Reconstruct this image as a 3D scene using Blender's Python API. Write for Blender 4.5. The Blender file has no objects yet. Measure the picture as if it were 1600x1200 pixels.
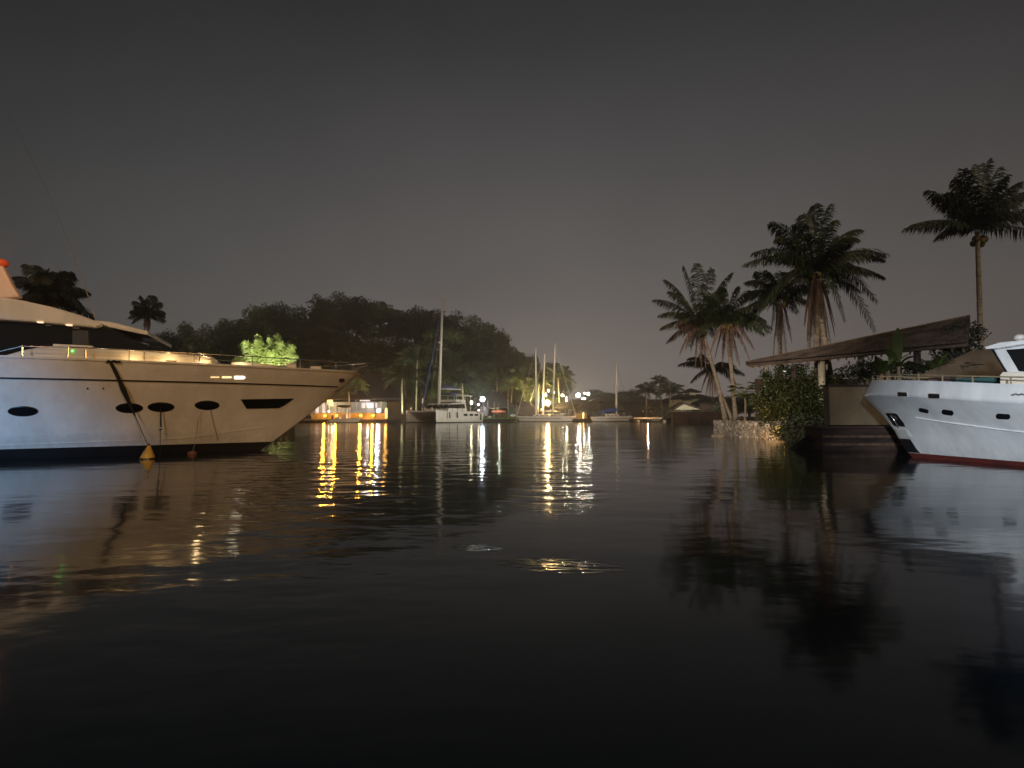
import bpy, math, random
from mathutils import Vector, Matrix
from mathutils.bvhtree import BVHTree
V = Vector
R = math.radians
rnd = random.Random(7)
S = bpy.context.scene
COL = S.collection

# ------------------------------------------------------------------ camera
PITCH = math.atan(50 / 800)
CAM = V((0, 0, 1.1))
cam_d = bpy.data.cameras.new("camera")
cam_d.sensor_width = 36
cam_d.lens = 18
cam_d.clip_start = 0.05
cam_d.clip_end = 3000
cam = bpy.data.objects.new("camera", cam_d)
cam.location = CAM
cam.rotation_euler = (math.pi / 2 + PITCH, 0, 0)
COL.objects.link(cam)
S.camera = cam

# ------------------------------------------------------------------ render / view
S.render.engine = 'CYCLES'
S.cycles.use_denoising = True
try:
    S.cycles.denoiser = 'OPENIMAGEDENOISE'
except Exception:
    pass
S.cycles.max_bounces = 6
S.cycles.diffuse_bounces = 2
S.cycles.glossy_bounces = 4
S.cycles.transmission_bounces = 3
S.cycles.volume_bounces = 0
S.cycles.sample_clamp_indirect = 6
S.cycles.caustics_reflective = False
S.cycles.caustics_refractive = False
S.cycles.use_light_tree = True
S.view_settings.view_transform = 'Standard'
S.view_settings.look = 'None'
S.view_settings.exposure = 0.45
S.view_settings.gamma = 1

# ------------------------------------------------------------------ night sky: low cloud lit by the town
W = bpy.data.worlds.new("World")
S.world = W
W.use_nodes = True
nt = W.node_tree
nt.nodes.clear()
N = nt.nodes.new
out = N('ShaderNodeOutputWorld')
bg = N('ShaderNodeBackground')
tc = N('ShaderNodeTexCoord')
sep = N('ShaderNodeSeparateXYZ')
nt.links.new(tc.outputs['Generated'], sep.inputs[0])
ramp = N('ShaderNodeValToRGB')
e = ramp.color_ramp.elements
e[0].position = 0.0
e[0].color = (0.155, 0.128, 0.116, 1)
e[1].position = 0.9
e[1].color = (0.015, 0.015, 0.017, 1)
for p_, c_ in ((0.09, (0.135, 0.116, 0.106, 1)), (0.24, (0.086, 0.079, 0.075, 1)), (0.42, (0.057, 0.054, 0.054, 1)), (0.62, (0.030, 0.030, 0.032, 1))):
    q = e.new(p_)
    q.color = c_
nt.links.new(sep.outputs['Z'], ramp.inputs[0])
# brighter over the town to the north, dimmer to the sides
dotn = N('ShaderNodeVectorMath'); dotn.operation = 'DOT_PRODUCT'
dotn.inputs[1].default_value = (0.10, 0.995, 0)
nt.links.new(tc.outputs['Generated'], dotn.inputs[0])
mr = N('ShaderNodeMapRange')
mr.inputs['From Min'].default_value = 0.45
mr.inputs['From Max'].default_value = 1.0
mr.inputs['To Min'].default_value = 0.34
mr.inputs['To Max'].default_value = 1.12
nt.links.new(dotn.outputs['Value'], mr.inputs[0])
nz = N('ShaderNodeTexNoise'); nz.inputs['Scale'].default_value = 1.6; nz.inputs['Detail'].default_value = 4
nt.links.new(tc.outputs['Generated'], nz.inputs['Vector'])
mr2 = N('ShaderNodeMapRange')
mr2.inputs['From Min'].default_value = 0.3; mr2.inputs['From Max'].default_value = 0.7
mr2.inputs['To Min'].default_value = 0.86; mr2.inputs['To Max'].default_value = 1.14
nt.links.new(nz.outputs['Fac'], mr2.inputs[0])
mm = N('ShaderNodeMath'); mm.operation = 'MULTIPLY'
nt.links.new(mr.outputs[0], mm.inputs[0]); nt.links.new(mr2.outputs[0], mm.inputs[1])
# a little bluer to the west (left)
tint = N('ShaderNodeMixRGB'); tint.blend_type = 'MULTIPLY'
mrx = N('ShaderNodeMapRange')
mrx.inputs['From Min'].default_value = -0.2; mrx.inputs['From Max'].default_value = -0.75
nt.links.new(sep.outputs['X'], mrx.inputs[0])
nt.links.new(mrx.outputs[0], tint.inputs[0])
nt.links.new(ramp.outputs[0], tint.inputs[1])
tint.inputs[2].default_value = (0.92, 1.0, 1.04, 1)
nt.links.new(tint.outputs[0], bg.inputs['Color'])
nt.links.new(mm.outputs[0], bg.inputs['Strength'])
nt.links.new(bg.outputs[0], out.inputs[0])

# ------------------------------------------------------------------ picture geometry used to survey real positions
CP, SP = math.cos(PITCH), math.sin(PITCH)
def ray(px, py):
    dx = (px - 800) / 800; dy = (600 - py) / 800
    return V((dx, CP - dy * SP, SP + dy * CP))
def P(px, py, Y):
    d = ray(px, py)
    return CAM + d * (Y / d.y)
def G(px, py, z=0.0):
    d = ray(px, py)
    return CAM + d * ((z - CAM.z) / d.z)
def PX(p):
    d = p - CAM
    f = d.y * CP + d.z * SP; u = -d.y * SP + d.z * CP
    return 800 + 800 * d.x / f, 600 - 800 * u / f

# ------------------------------------------------------------------ lamps beyond the frame: the marina's own floodlights
def spot(name, loc, target, energy, color, size, blend=0.6, radius=0.15):
    d = bpy.data.lights.new(name, 'SPOT')
    d.energy = energy; d.color = color; d.spot_size = R(size); d.spot_blend = blend; d.shadow_soft_size = radius
    o = bpy.data.objects.new(name, d)
    o.location = loc
    o.rotation_euler = (V(target) - V(loc)).to_track_quat('-Z', 'Y').to_euler()
    COL.objects.link(o)
    return o
_sd = bpy.data.lights.new("night_fill", 'SUN')
_sd.energy = 0.55; _sd.angle = R(4); _sd.color = (1.0, 0.77, 0.52)  # broad fill added in place of general floodlighting, no sun is up
_so = bpy.data.objects.new("night_fill", _sd); COL.objects.link(_so)
_so.rotation_euler = V((-0.12, 0.95, -0.42)).to_track_quat('-Z', 'Y').to_euler()
spot("marina_floodlight_warm", (8, -7, 5.5), (-8.6, 15.1, 2.0), 4300, (1.0, 0.47, 0.11), 42, 0.7, 0.25)
spot("marina_floodlight_blue", (-9, -3.0, 1.6), (-14.2, 11.8, -0.7), 6000, (0.10, 0.50, 1.0), 36, 1.0, 0.12)
spot("marina_floodlight_quay", (-7, 2, 3.2), (12.6, 27.5, 2.4), 17000, (1.0, 0.84, 0.68), 24, 0.9, 0.25)
spot("marina_floodlight_white", (-2.5, -5, 2.6), (12.5, 11, -0.4), 12500, (0.82, 0.90, 1.0), 30, 0.9, 0.3)

def point(name, loc, energy, color, radius=0.1):
    d = bpy.data.lights.new(name, 'POINT'); d.energy = energy; d.color = color; d.shadow_soft_size = radius
    o = bpy.data.objects.new(name, d); o.location = loc; COL.objects.link(o); return o
# ------------------------------------------------------------------ materials
def nodes(name):
    m = bpy.data.materials.new(name); m.use_nodes = True
    return m, m.node_tree, m.node_tree.nodes['Principled BSDF']
def pm(name, c, rough=0.6, var=0.15, scale=3.0, bump=0.0, bscale=20.0, metal=0.0, coat=0.0, spec=0.5, island=False, stretch=(1, 1, 1)):
    m, t, b = nodes(name)
    L = t.links.new
    tcn = t.nodes.new('ShaderNodeTexCoord')
    mp = t.nodes.new('ShaderNodeMapping'); mp.inputs['Scale'].default_value = stretch
    L(tcn.outputs['Object'], mp.inputs[0])
    nz = t.nodes.new('ShaderNodeTexNoise'); nz.inputs['Scale'].default_value = scale; nz.inputs['Detail'].default_value = 5
    L(mp.outputs[0], nz.inputs['Vector'])
    r = t.nodes.new('ShaderNodeMapRange')
    r.inputs['From Min'].default_value = 0.3; r.inputs['From Max'].default_value = 0.7
    r.inputs['To Min'].default_value = 1 - var; r.inputs['To Max'].default_value = 1 + var
    L(nz.outputs['Fac'], r.inputs[0])
    hv = t.nodes.new('ShaderNodeHueSaturation')
    hv.inputs['Color'].default_value = (*c, 1)
    if island:
        oi = t.nodes.new('ShaderNodeObjectInfo')
        g = t.nodes.new('ShaderNodeNewGeometry')
        r2 = t.nodes.new('ShaderNodeMapRange')
        r2.inputs['To Min'].default_value = 0.45; r2.inputs['To Max'].default_value = 1.6
        L(g.outputs['Random Per Island'], r2.inputs[0])
        m2 = t.nodes.new('ShaderNodeMath'); m2.operation = 'MULTIPLY'
        L(r.outputs[0], m2.inputs[0]); L(r2.outputs[0], m2.inputs[1])
        r4 = t.nodes.new('ShaderNodeMapRange'); r4.inputs['To Min'].default_value = 0.6; r4.inputs['To Max'].default_value = 1.5; L(oi.outputs['Random'], r4.inputs[0])
        m3 = t.nodes.new('ShaderNodeMath'); m3.operation = 'MULTIPLY'; L(m2.outputs[0], m3.inputs[0]); L(r4.outputs[0], m3.inputs[1]); L(m3.outputs[0], hv.inputs['Value'])
        r3 = t.nodes.new('ShaderNodeMapRange')
        r3.inputs['To Min'].default_value = 0.46; r3.inputs['To Max'].default_value = 0.53
        L(g.outputs['Random Per Island'], r3.inputs[0]); L(r3.outputs[0], hv.inputs['Hue'])
    else:
        L(r.outputs[0], hv.inputs['Value'])
    L(hv.outputs[0], b.inputs['Base Color'])
    b.inputs['Roughness'].default_value = rough
    b.inputs['Metallic'].default_value = metal
    b.inputs['Coat Weight'].default_value = coat
    b.inputs['Coat Roughness'].default_value = 0.08
    b.inputs['Specular IOR Level'].default_value = spec
    if bump:
        n2 = t.nodes.new('ShaderNodeTexNoise'); n2.inputs['Scale'].default_value = bscale; n2.inputs['Detail'].default_value = 6
        L(mp.outputs[0], n2.inputs['Vector'])
        bn = t.nodes.new('ShaderNodeBump'); bn.inputs['Strength'].default_value = bump; bn.inputs['Distance'].default_value = 0.1
        L(n2.outputs['Fac'], bn.inputs['Height']); L(bn.outputs[0], b.inputs['Normal'])
    return m
def em(name, c, s):
    m, t, b = nodes(name)
    b.inputs['Base Color'].default_value = (*c, 1)
    b.inputs['Emission Color'].default_value = (*c, 1)
    b.inputs['Emission Strength'].default_value = s
    return m
M = {}
M['gelcoat'] = pm('gelcoat', (0.74, 0.73, 0.70), 0.32, 0.10, 1.1, 0.03, 2, coat=0.5, stretch=(1.6, 1.6, 0.25))
M['gelcoat_old'] = pm('gelcoat_old', (0.72, 0.73, 0.73), 0.42, 0.12, 1.4, 0.05, 2.5, coat=0.25, stretch=(1.6, 1.6, 0.25))
M['cream'] = pm('cream', (0.66, 0.60, 0.50), 0.5, 0.08, 2)
M['black'] = pm('black', (0.012, 0.012, 0.014), 0.35, 0.2, 4)
M['glass'] = pm('dark_glass', (0.008, 0.009, 0.011), 0.035, 0.1, 2)
M['antifoul_black'] = pm('antifoul_black', (0.010, 0.010, 0.012), 0.6, 0.3, 3)
M['antifoul_red'] = pm('antifoul_red', (0.10, 0.017, 0.012), 0.65, 0.35, 3, stretch=(1, 1, 5))
M['steel'] = pm('steel', (0.62, 0.60, 0.56), 0.25, 0.1, 6, metal=0.9)
M['alu'] = pm('alloy_mast', (0.70, 0.70, 0.66), 0.4, 0.06, 2, metal=0.2)
M['rope'] = pm('dark_rope', (0.014, 0.013, 0.012), 0.9, 0.3, 20, 0.5, 60)
M['rope_light'] = pm('pale_rope', (0.35, 0.30, 0.22), 0.9, 0.3, 20)
M['buoy'] = pm('buoy_yellow', (0.50, 0.34, 0.07), 0.55, 0.3, 6, 0.1, 25)
M['buoy_dark'] = pm('buoy_brown', (0.13, 0.05, 0.03), 0.7, 0.3, 8)
M['orange'] = pm('orange_plastic', (0.75, 0.16, 0.05), 0.45, 0.15, 6)
M['leaf_hill'] = pm('hill_leaves', (0.060, 0.072, 0.034), 0.6, 0.55, 0.35, island=True)
M['leaf_dark'] = pm('dark_leaves', (0.040, 0.052, 0.026), 0.6, 0.5, 0.4, island=True)
M['leaf_bush'] = pm('glossy_leaves', (0.046, 0.062, 0.015), 0.42, 0.5, 0.9, island=True)
M['leaf_lit'] = pm('fresh_lit_leaves', (0.13, 0.17, 0.05), 0.5, 0.4, 0.9, island=True)  # fresh leaves, also palms under lamps, whose light is put into the colour
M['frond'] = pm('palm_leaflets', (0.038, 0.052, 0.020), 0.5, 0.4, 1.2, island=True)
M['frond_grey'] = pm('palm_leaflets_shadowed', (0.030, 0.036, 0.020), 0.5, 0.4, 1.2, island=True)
M['frond_dead'] = pm('dead_palm_leaves', (0.105, 0.062, 0.045), 0.85, 0.4, 2, island=True)
M['palm_trunk'] = pm('palm_bark', (0.36, 0.295, 0.22), 0.85, 0.35, 2.2, 0.8, 9, stretch=(1, 1, 4))
M['bark'] = pm('bark', (0.07, 0.055, 0.04), 0.9, 0.4, 3, 0.6, 12)
M['coconut'] = pm('coconut_husk', (0.16, 0.11, 0.03), 0.6, 0.3, 6)
M['ground'] = pm('dark_soil', (0.035, 0.034, 0.024), 0.95, 0.5, 0.2, 0.6, 1.0)
M['concrete'] = pm('stained_concrete', (0.15, 0.122, 0.086), 0.85, 0.4, 0.9, 0.25, 8, stretch=(1, 1, 0.6))
M['seawall'] = pm('weedy_seawall', (0.055, 0.032, 0.026), 0.8, 0.6, 1.0, 0.5, 5, stretch=(1, 1, 4))
M['thatch'] = pm('thatch', (0.048, 0.038, 0.028), 0.95, 0.4, 1.5, 0.8, 10, stretch=(3, 1, 1))
M['tile'] = pm('roof_tiles', (0.070, 0.050, 0.040), 0.85, 0.7, 1.6, 0.4, 8)
M['roof_dark'] = pm('dark_roof', (0.030, 0.022, 0.022), 0.9, 0.3, 1.0, 0.3, 6)
M['wall_white'] = pm('white_plaster', (0.66, 0.64, 0.58), 0.8, 0.12, 0.8)
M['wall_dim'] = pm('cream_plaster', (0.48, 0.45, 0.34), 0.85, 0.15, 0.8)
M['wall_brown'] = pm('brown_wall', (0.085, 0.055, 0.045), 0.9, 0.3, 1)
M['wood'] = pm('dock_wood', (0.16, 0.10, 0.055), 0.8, 0.35, 2, 0.3, 12, stretch=(4, 1, 1))
M['wood_pale'] = pm('pale_post', (0.26, 0.20, 0.12), 0.8, 0.3, 3)
M['tarp_tan'] = pm('tan_canvas', (0.15, 0.115, 0.08), 0.85, 0.2, 1.2, 0.4, 3)
M['tarp_grey'] = pm('grey_canvas', (0.13, 0.10, 0.10), 0.85, 0.2, 1.2, 0.4, 3)
M['tarp_blue'] = pm('blue_canvas', (0.030, 0.075, 0.34), 0.8, 0.2, 2, 0.3, 5)
M['navy'] = pm('navy_canvas', (0.045, 0.055, 0.17), 0.8, 0.2, 2, 0.3, 5)
M['teal'] = pm('teal_canvas', (0.03, 0.10, 0.10), 0.8, 0.2, 2)
M['hull_dark'] = pm('dark_hull_paint', (0.035, 0.028, 0.032), 0.45, 0.2, 2)
M['green_lit_trim'] = pm('green_lit_trim', (0.13, 0.50, 0.08), 0.5, 0.15, 2)  # green light along the gunwale, put into the stripe's colour
M['red_paint'] = pm('red_paint', (0.62, 0.13, 0.08), 0.5, 0.15, 2)
M['rock'] = pm('rock', (0.30, 0.27, 0.23), 0.9, 0.3, 3, 0.7, 8)

def add_grime(m, z0, z1, amt):
    t = m.node_tree; L = t.links.new; b = t.nodes['Principled BSDF']
    src = b.inputs['Base Color'].links[0].from_socket
    tcn = t.nodes.new('ShaderNodeTexCoord'); sp = t.nodes.new('ShaderNodeSeparateXYZ'); L(tcn.outputs['Object'], sp.inputs[0])
    mr = t.nodes.new('ShaderNodeMapRange'); mr.interpolation_type = 'SMOOTHSTEP'
    mr.inputs['From Min'].default_value = z1; mr.inputs['From Max'].default_value = z0
    L(sp.outputs['Z'], mr.inputs[0])
    mp = t.nodes.new('ShaderNodeMapping'); mp.inputs['Scale'].default_value = (5, 5, 0.5); L(tcn.outputs['Object'], mp.inputs[0])
    nz = t.nodes.new('ShaderNodeTexNoise'); nz.inputs['Scale'].default_value = 1.6; nz.inputs['Detail'].default_value = 6; L(mp.outputs[0], nz.inputs['Vector'])
    st = t.nodes.new('ShaderNodeMapRange'); st.inputs['From Min'].default_value = 0.42; st.inputs['From Max'].default_value = 0.75; L(nz.outputs['Fac'], st.inputs[0])
    # waterline scum plus thin run-off streaks higher up
    a = t.nodes.new('ShaderNodeMath'); a.operation = 'MULTIPLY'; L(mr.outputs[0], a.inputs[0]); L(nz.outputs['Fac'], a.inputs[1])
    c = t.nodes.new('ShaderNodeMath'); c.operation = 'MULTIPLY_ADD'; L(st.outputs[0], c.inputs[0]); c.inputs[1].default_value = 0.35; L(a.outputs[0], c.inputs[2])
    d = t.nodes.new('ShaderNodeMath'); d.operation = 'MULTIPLY'; L(c.outputs[0], d.inputs[0]); d.inputs[1].default_value = amt; d.use_clamp = True
    mx = t.nodes.new('ShaderNodeMixRGB'); L(d.outputs[0], mx.inputs[0]); L(src, mx.inputs[1]); mx.inputs[2].default_value = (0.20, 0.16, 0.10, 1)
    L(mx.outputs[0], b.inputs['Base Color'])
add_grime(M['gelcoat'], 0.25, 0.75, 0.30)
add_grime(M['gelcoat_old'], 0.10, 0.60, 0.26)
# rubble stone wall: cells with dark joints
def stone_mat():
    m, t, b = nodes('rubble_stone')
    L = t.links.new
    tcn = t.nodes.new('ShaderNodeTexCoord')
    vo = t.nodes.new('ShaderNodeTexVoronoi'); vo.inputs['Scale'].default_value = 5.0
    L(tcn.outputs['Object'], vo.inputs['Vector'])
    ve = t.nodes.new('ShaderNodeTexVoronoi'); ve.feature = 'DISTANCE_TO_EDGE'; ve.inputs['Scale'].default_value = 5.0
    L(tcn.outputs['Object'], ve.inputs['Vector'])
    r = t.nodes.new('ShaderNodeValToRGB')
    r.color_ramp.elements[0].color = (0.30, 0.26, 0.21, 1); r.color_ramp.elements[1].color = (0.62, 0.56, 0.48, 1)
    sp = t.nodes.new('ShaderNodeSeparateColor'); L(vo.outputs['Color'], sp.inputs[0]); L(sp.outputs[0], r.inputs[0])
    r2 = t.nodes.new('ShaderNodeValToRGB')
    r2.color_ramp.elements[0].color = (0.40, 0.36, 0.32, 1); r2.color_ramp.elements[0].position = 0.01
    r2.color_ramp.elements[1].color = (1, 1, 1, 1); r2.color_ramp.elements[1].position = 0.07
    L(ve.outputs['Distance'], r2.inputs[0])
    mx = t.nodes.new('ShaderNodeMixRGB'); mx.blend_type = 'MULTIPLY'; mx.inputs[0].default_value = 1
    L(r.outputs[0], mx.inputs[1]); L(r2.outputs[0], mx.inputs[2]); L(mx.outputs[0], b.inputs['Base Color'])
    bn = t.nodes.new('ShaderNodeBump'); bn.inputs['Strength'].default_value = 0.8; bn.inputs['Distance'].default_value = 0.08
    L(r2.outputs[0], bn.inputs['Height']); L(bn.outputs[0], b.inputs['Normal'])
    b.inputs['Roughness'].default_value = 0.9
    return m
M['stone'] = stone_mat()

def water_mat():
    m, t, b = nodes('harbour_water')
    L = t.links.new
    b.inputs['Base Color'].default_value = (0.005, 0.0105, 0.020, 1)
    b.inputs['Roughness'].default_value = 0.085
    b.inputs['IOR'].default_value = 1.333
    geo = t.nodes.new('ShaderNodeNewGeometry')
    def noise(scale, sx, sy, rot, detail, rough=0.5):
        mp = t.nodes.new('ShaderNodeMapping')
        mp.inputs['Rotation'].default_value = (0, 0, R(rot)); mp.inputs['Scale'].default_value = (sx, sy, 1)
        L(geo.outputs['Position'], mp.inputs[0])
        n = t.nodes.new('ShaderNodeTexNoise'); n.inputs['Scale'].default_value = scale
        n.inputs['Detail'].default_value = detail; n.inputs['Roughness'].default_value = rough
        L(mp.outputs[0], n.inputs['Vector'])
        return n.outputs['Fac']
    def math_(op, a, c):
        n = t.nodes.new('ShaderNodeMath'); n.operation = op
        for i, x in enumerate((a, c)):
            if isinstance(x, (int, float)): n.inputs[i].default_value = x
            else: L(x, n.inputs[i])
        return n.outputs[0]
    patch = t.nodes.new('ShaderNodeMapRange')
    patch.inputs['From Min'].default_value = 0.40; patch.inputs['From Max'].default_value = 0.62
    patch.inputs['To Min'].default_value = 0.32; patch.inputs['To Max'].default_value = 1.0
    L(noise(0.22, 1.0, 0.8, 25, 2), patch.inputs[0])
    cen = lambda x: math_('SUBTRACT', x, 0.5)
    ripples = cen(noise(1.5, 0.75, 1.5, 12, 2.5, 0.45))
    fine = cen(noise(5.0, 0.7, 1.3, -18, 2))
    sp2 = t.nodes.new('ShaderNodeSeparateXYZ'); L(geo.outputs['Position'], sp2.inputs[0])
    total = patch.outputs[0]; tiny = []
    # cat's-paws: places where a breath of wind or a passing fish roughens the calm water (x, y, half length, half width, heading, strength)
    for (cx, cy, ra_, rb_, hd, k_) in ((-6.0, 18, 17, 2.6, 108, 3.2), (-3.4, 8.5, 3.6, 1.3, 104, 2.2), (0.62, 7.4, 1.7, 0.75, 80, 3.0), (0.35, 3.85, 0.50, 0.20, -12, -1), (-0.27, 4.35, 0.26, 0.12, -8, -0.8), (-0.05, 6.2, 0.5, 0.3, 80, -0.25), (0.7, 6.6, 1.3, 0.5, 80, -0.22), (-1.0, 13, 5, 1.2, 95, 1.6), (1.2, 17, 9, 1.8, 86, 3.0)):
        ca, sa = math.cos(R(hd)), math.sin(R(hd))
        dx_ = math_('SUBTRACT', sp2.outputs[0], cx); dy_ = math_('SUBTRACT', sp2.outputs[1], cy)
        a_n = math_('DIVIDE', math_('ADD', math_('MULTIPLY', dx_, ca), math_('MULTIPLY', dy_, sa)), ra_)
        b_n = math_('DIVIDE', math_('SUBTRACT', math_('MULTIPLY', dy_, ca), math_('MULTIPLY', dx_, sa)), rb_)
        rr = math_('ADD', math_('MULTIPLY', a_n, a_n), math_('MULTIPLY', b_n, b_n))
        fall = t.nodes.new('ShaderNodeMapRange'); fall.interpolation_type = 'SMOOTHSTEP'
        fall.inputs['From Min'].default_value = 1.2; fall.inputs['From Max'].default_value = 0.2
        fall.inputs['To Min'].default_value = 0; fall.inputs['To Max'].default_value = k_
        L(rr, fall.inputs[0])
        if k_ > 0: total = math_('ADD', total, fall.outputs[0])
        else: tiny.append(math_('MULTIPLY', fall.outputs[0], -1))
    swell = noise(0.55, 0.8, 1.5, -20, 1)
    h = math_('ADD', math_('MULTIPLY', ripples, 0.022), math_('MULTIPLY', fine, 0.0046))
    h = math_('MULTIPLY', h, total)
    h = math_('ADD', h, math_('MULTIPLY', swell, 0.022))
    sepp = t.nodes.new('ShaderNodeSeparateXYZ'); L(geo.outputs['Position'], sepp.inputs[0])
    calm = t.nodes.new('ShaderNodeMapRange')   # sheltered water near the pontoon, breeze further out
    calm.inputs['From Min'].default_value = 4; calm.inputs['From Max'].default_value = 22
    calm.inputs['To Min'].default_value = 0.34; calm.inputs['To Max'].default_value = 1.0
    L(sepp.outputs['Y'], calm.inputs[0])
    h = math_('MULTIPLY', h, calm.outputs[0])
    bn = t.nodes.new('ShaderNodeBump'); bn.inputs['Strength'].default_value = 1.0; bn.inputs['Distance'].default_value = 1.0
    rip2 = cen(noise(13.0, 0.55, 1.5, 14, 2.5, 0.55))
    for x_ in tiny: h = math_('ADD', h, math_('MULTIPLY', math_('MULTIPLY', rip2, x_), 0.018))
    L(h, bn.inputs['Height']); L(bn.outputs[0], b.inputs['Normal'])
    return m
M['water'] = water_mat()

# ------------------------------------------------------------------ mesh helpers
class MB:
    def __init__(s): s.v = []; s.f = []
    def add(s, vs, fs):
        n = len(s.v); s.v += [V(x) for x in vs]; s.f += [tuple(i + n for i in f) for f in fs]; return s
    def box(s, c, size, rz=0, rx=0):
        m = Matrix.Translation(V(c)) @ Matrix.Rotation(rz, 4, 'Z') @ Matrix.Rotation(rx, 4, 'X')
        a, b, d = size[0] / 2, size[1] / 2, size[2] / 2
        vs = [m @ V((x * a, y * b, z * d)) for x in (-1, 1) for y in (-1, 1) for z in (-1, 1)]
        return s.add(vs, [(0, 1, 3, 2), (4, 6, 7, 5), (0, 4, 5, 1), (2, 3, 7, 6), (0, 2, 6, 4), (1, 5, 7, 3)])
    def tube(s, pts, rad, n=8, cap=True):
        pts = [V(p) for p in pts]
        if not isinstance(rad, (list, tuple)): rad = [rad] * len(pts)
        k0 = len(s.v); ref = None
        for i, p in enumerate(pts):
            t = (pts[min(i + 1, len(pts) - 1)] - pts[max(i - 1, 0)]).normalized()
            if ref is None:
                ref = t.orthogonal().normalized()
            ref = (ref - t * ref.dot(t)).normalized()
            bi = t.cross(ref)
            for j in range(n):
                a = 2 * math.pi * j / n
                s.v.append(p + (ref * math.cos(a) + bi * math.sin(a)) * rad[i])
        for i in range(len(pts) - 1):
            for j in range(n):
                a = k0 + i * n + j; b = k0 + i * n + (j + 1) % n
                s.f.append((a, b, b + n, a + n))
        if cap:
            s.f.append(tuple(k0 + j for j in reversed(range(n))))
            s.f.append(tuple(k0 + (len(pts) - 1) * n + j for j in range(n)))
        return s
    def prism(s, poly, shift):
        n = len(poly); poly = [V(p) for p in poly]; sh = V(shift)
        vs = poly + [p + sh for p in poly]
        fs = [tuple(range(n)), tuple(reversed(range(n, 2 * n)))]
        for i in range(n):
            j = (i + 1) % n
            fs.append((i, i + n, j + n, j))
        return s.add(vs, fs)
    def loft(s, rows, closed=False):
        k0 = len(s.v); n = len(rows[0])
        for r in rows: s.v += [V(p) for p in r]
        for i in range(len(rows) - 1):
            for j in range(n if closed else n - 1):
                a = k0 + i * n + j; b = k0 + i * n + (j + 1) % n
                s.f.append((a, b, b + n, a + n))
        return s
    def sphere(s, c, r, u=10, w=6, sc=(1, 1, 1)):
        c = V(c); rows = []
        for i in range(w + 1):
            th = math.pi * i / w
            rows.append([c + V((r * sc[0] * math.sin(th) * math.cos(2 * math.pi * j / u), r * sc[1] * math.sin(th) * math.sin(2 * math.pi * j / u), r * sc[2] * math.cos(th))) for j in range(u)])
        return s.loft(rows, True)
    def cone(s, c, r0, r1, h, n=14, sc=(1, 1)):
        c = V(c)
        return s.loft([[c + V((r * sc[0] * math.cos(2 * math.pi * j / n), r * sc[1] * math.sin(2 * math.pi * j / n), z)) for j in range(n)] for r, z in ((0.001, 0), (r0, 0), (r1, h), (0.001, h))], True)
    def build(s, name, mat, parent=None, smooth=False, bevel=0, label=None, local=False):
        me = bpy.data.meshes.new(name)
        off = parent_world(parent) if (parent is not None and not local) else V((0, 0, 0))
        me.from_pydata([v - off for v in s.v], [], s.f)
        me.materials.append(mat if not isinstance(mat, str) else M[mat])
        me.update()
        if smooth: me.shade_smooth()
        o = bpy.data.objects.new(name, me)
        COL.objects.link(o)
        if parent is not None: o.parent = parent
        if bevel:
            b = o.modifiers.new('bevel', 'BEVEL'); b.width = bevel; b.segments = 2; b.limit_method = 'ANGLE'; b.angle_limit = R(35)
        if label: o['label'] = label
        return o
def parent_world(p):
    v = V((0, 0, 0))
    while p is not None:
        v += p.location; p = p.parent
    return v
def thing(name, label, cat, loc, group=None, rz=0):
    o = bpy.data.objects.new(name, None); COL.objects.link(o)
    o.location = V(loc); o.rotation_euler = (0, 0, rz); o.empty_display_size = 0.3
    o['label'] = label; o['category'] = cat
    if group: o['group'] = group
    return o
def tag(o, label, cat, group=None):
    o['label'] = label; o['category'] = cat
    if group: o['group'] = group
    return o
def struct(o): o['kind'] = 'structure'; return o
def copy_tree(o, parent=None):
    c = o.copy(); COL.objects.link(c); c.parent = parent
    for ch in [x for x in o.children]: copy_tree(ch, c)
    return c

# ------------------------------------------------------------------ land and water
def smooth(a, b, x):
    t = max(0.0, min(1.0, (x - a) / (b - a))); return t * t * (3 - 2 * t)
def poly_dist(pts, x, y):
    """signed distance to polygon, positive inside"""
    inside = False; d = 1e9; n = len(pts)
    for i in range(n):
        x1, y1 = pts[i]; x2, y2 = pts[(i + 1) % n]
        if (y1 > y) != (y2 > y) and x < (x2 - x1) * (y - y1) / (y2 - y1) + x1: inside = not inside
        ex, ey = x2 - x1, y2 - y1
        t = max(0, min(1, ((x - x1) * ex + (y - y1) * ey) / (ex * ex + ey * ey)))
        d = min(d, math.hypot(x - x1 - t * ex, y - y1 - t * ey))
    return d if inside else -d
RIGHT_BANK = [(9.9, 16.6), (10.4, 21), (12.6, 24.2), (12.0, 29.6), (16, 34), (28, 48), (40, 78), (400, 120), (400, 16.6)]
FAR_BANK = [(-400, 40), (-62, 44), (-48, 60), (-42, 91.5), (-20, 91.5), (-16, 99), (22, 104), (30, 97), (38, 80), (400, 80), (400, 420), (-400, 420)]
def land(x, y):
    d = max(poly_dist(RIGHT_BANK, x, y), poly_dist(FAR_BANK, x, y))
    if d < 0: return max(-1.6, -0.5 + d * 0.9)
    z = 0.55 + 0.25 * smooth(0, 3, d)
    hx, hy = x + 36, y - 148
    z += 19.5 * math.exp(-(hx / 42) ** 2 - (hy / 36) ** 2) * smooth(1, 22, d)
    z += 6 * math.exp(-((x + 95) / 45) ** 2 - ((y - 120) / 40) ** 2) * smooth(1, 20, d)
    return z
mb = MB()
xs = [-310, -260, -210] + [-170 + 3.0 * i for i in range(88)] + [110, 150, 210, 310]
ys = [-6, 2, 8, 12, 15] + [16.0 + 1.2 * i for i in range(14)] + [34 + 2.6 * i for i in range(70)] + [225, 235]
mb.loft([[V((x, y, land(x, y))) for x in xs] for y in ys])
struct(mb.build('ground', 'ground', smooth=True))
mb = MB()
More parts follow.
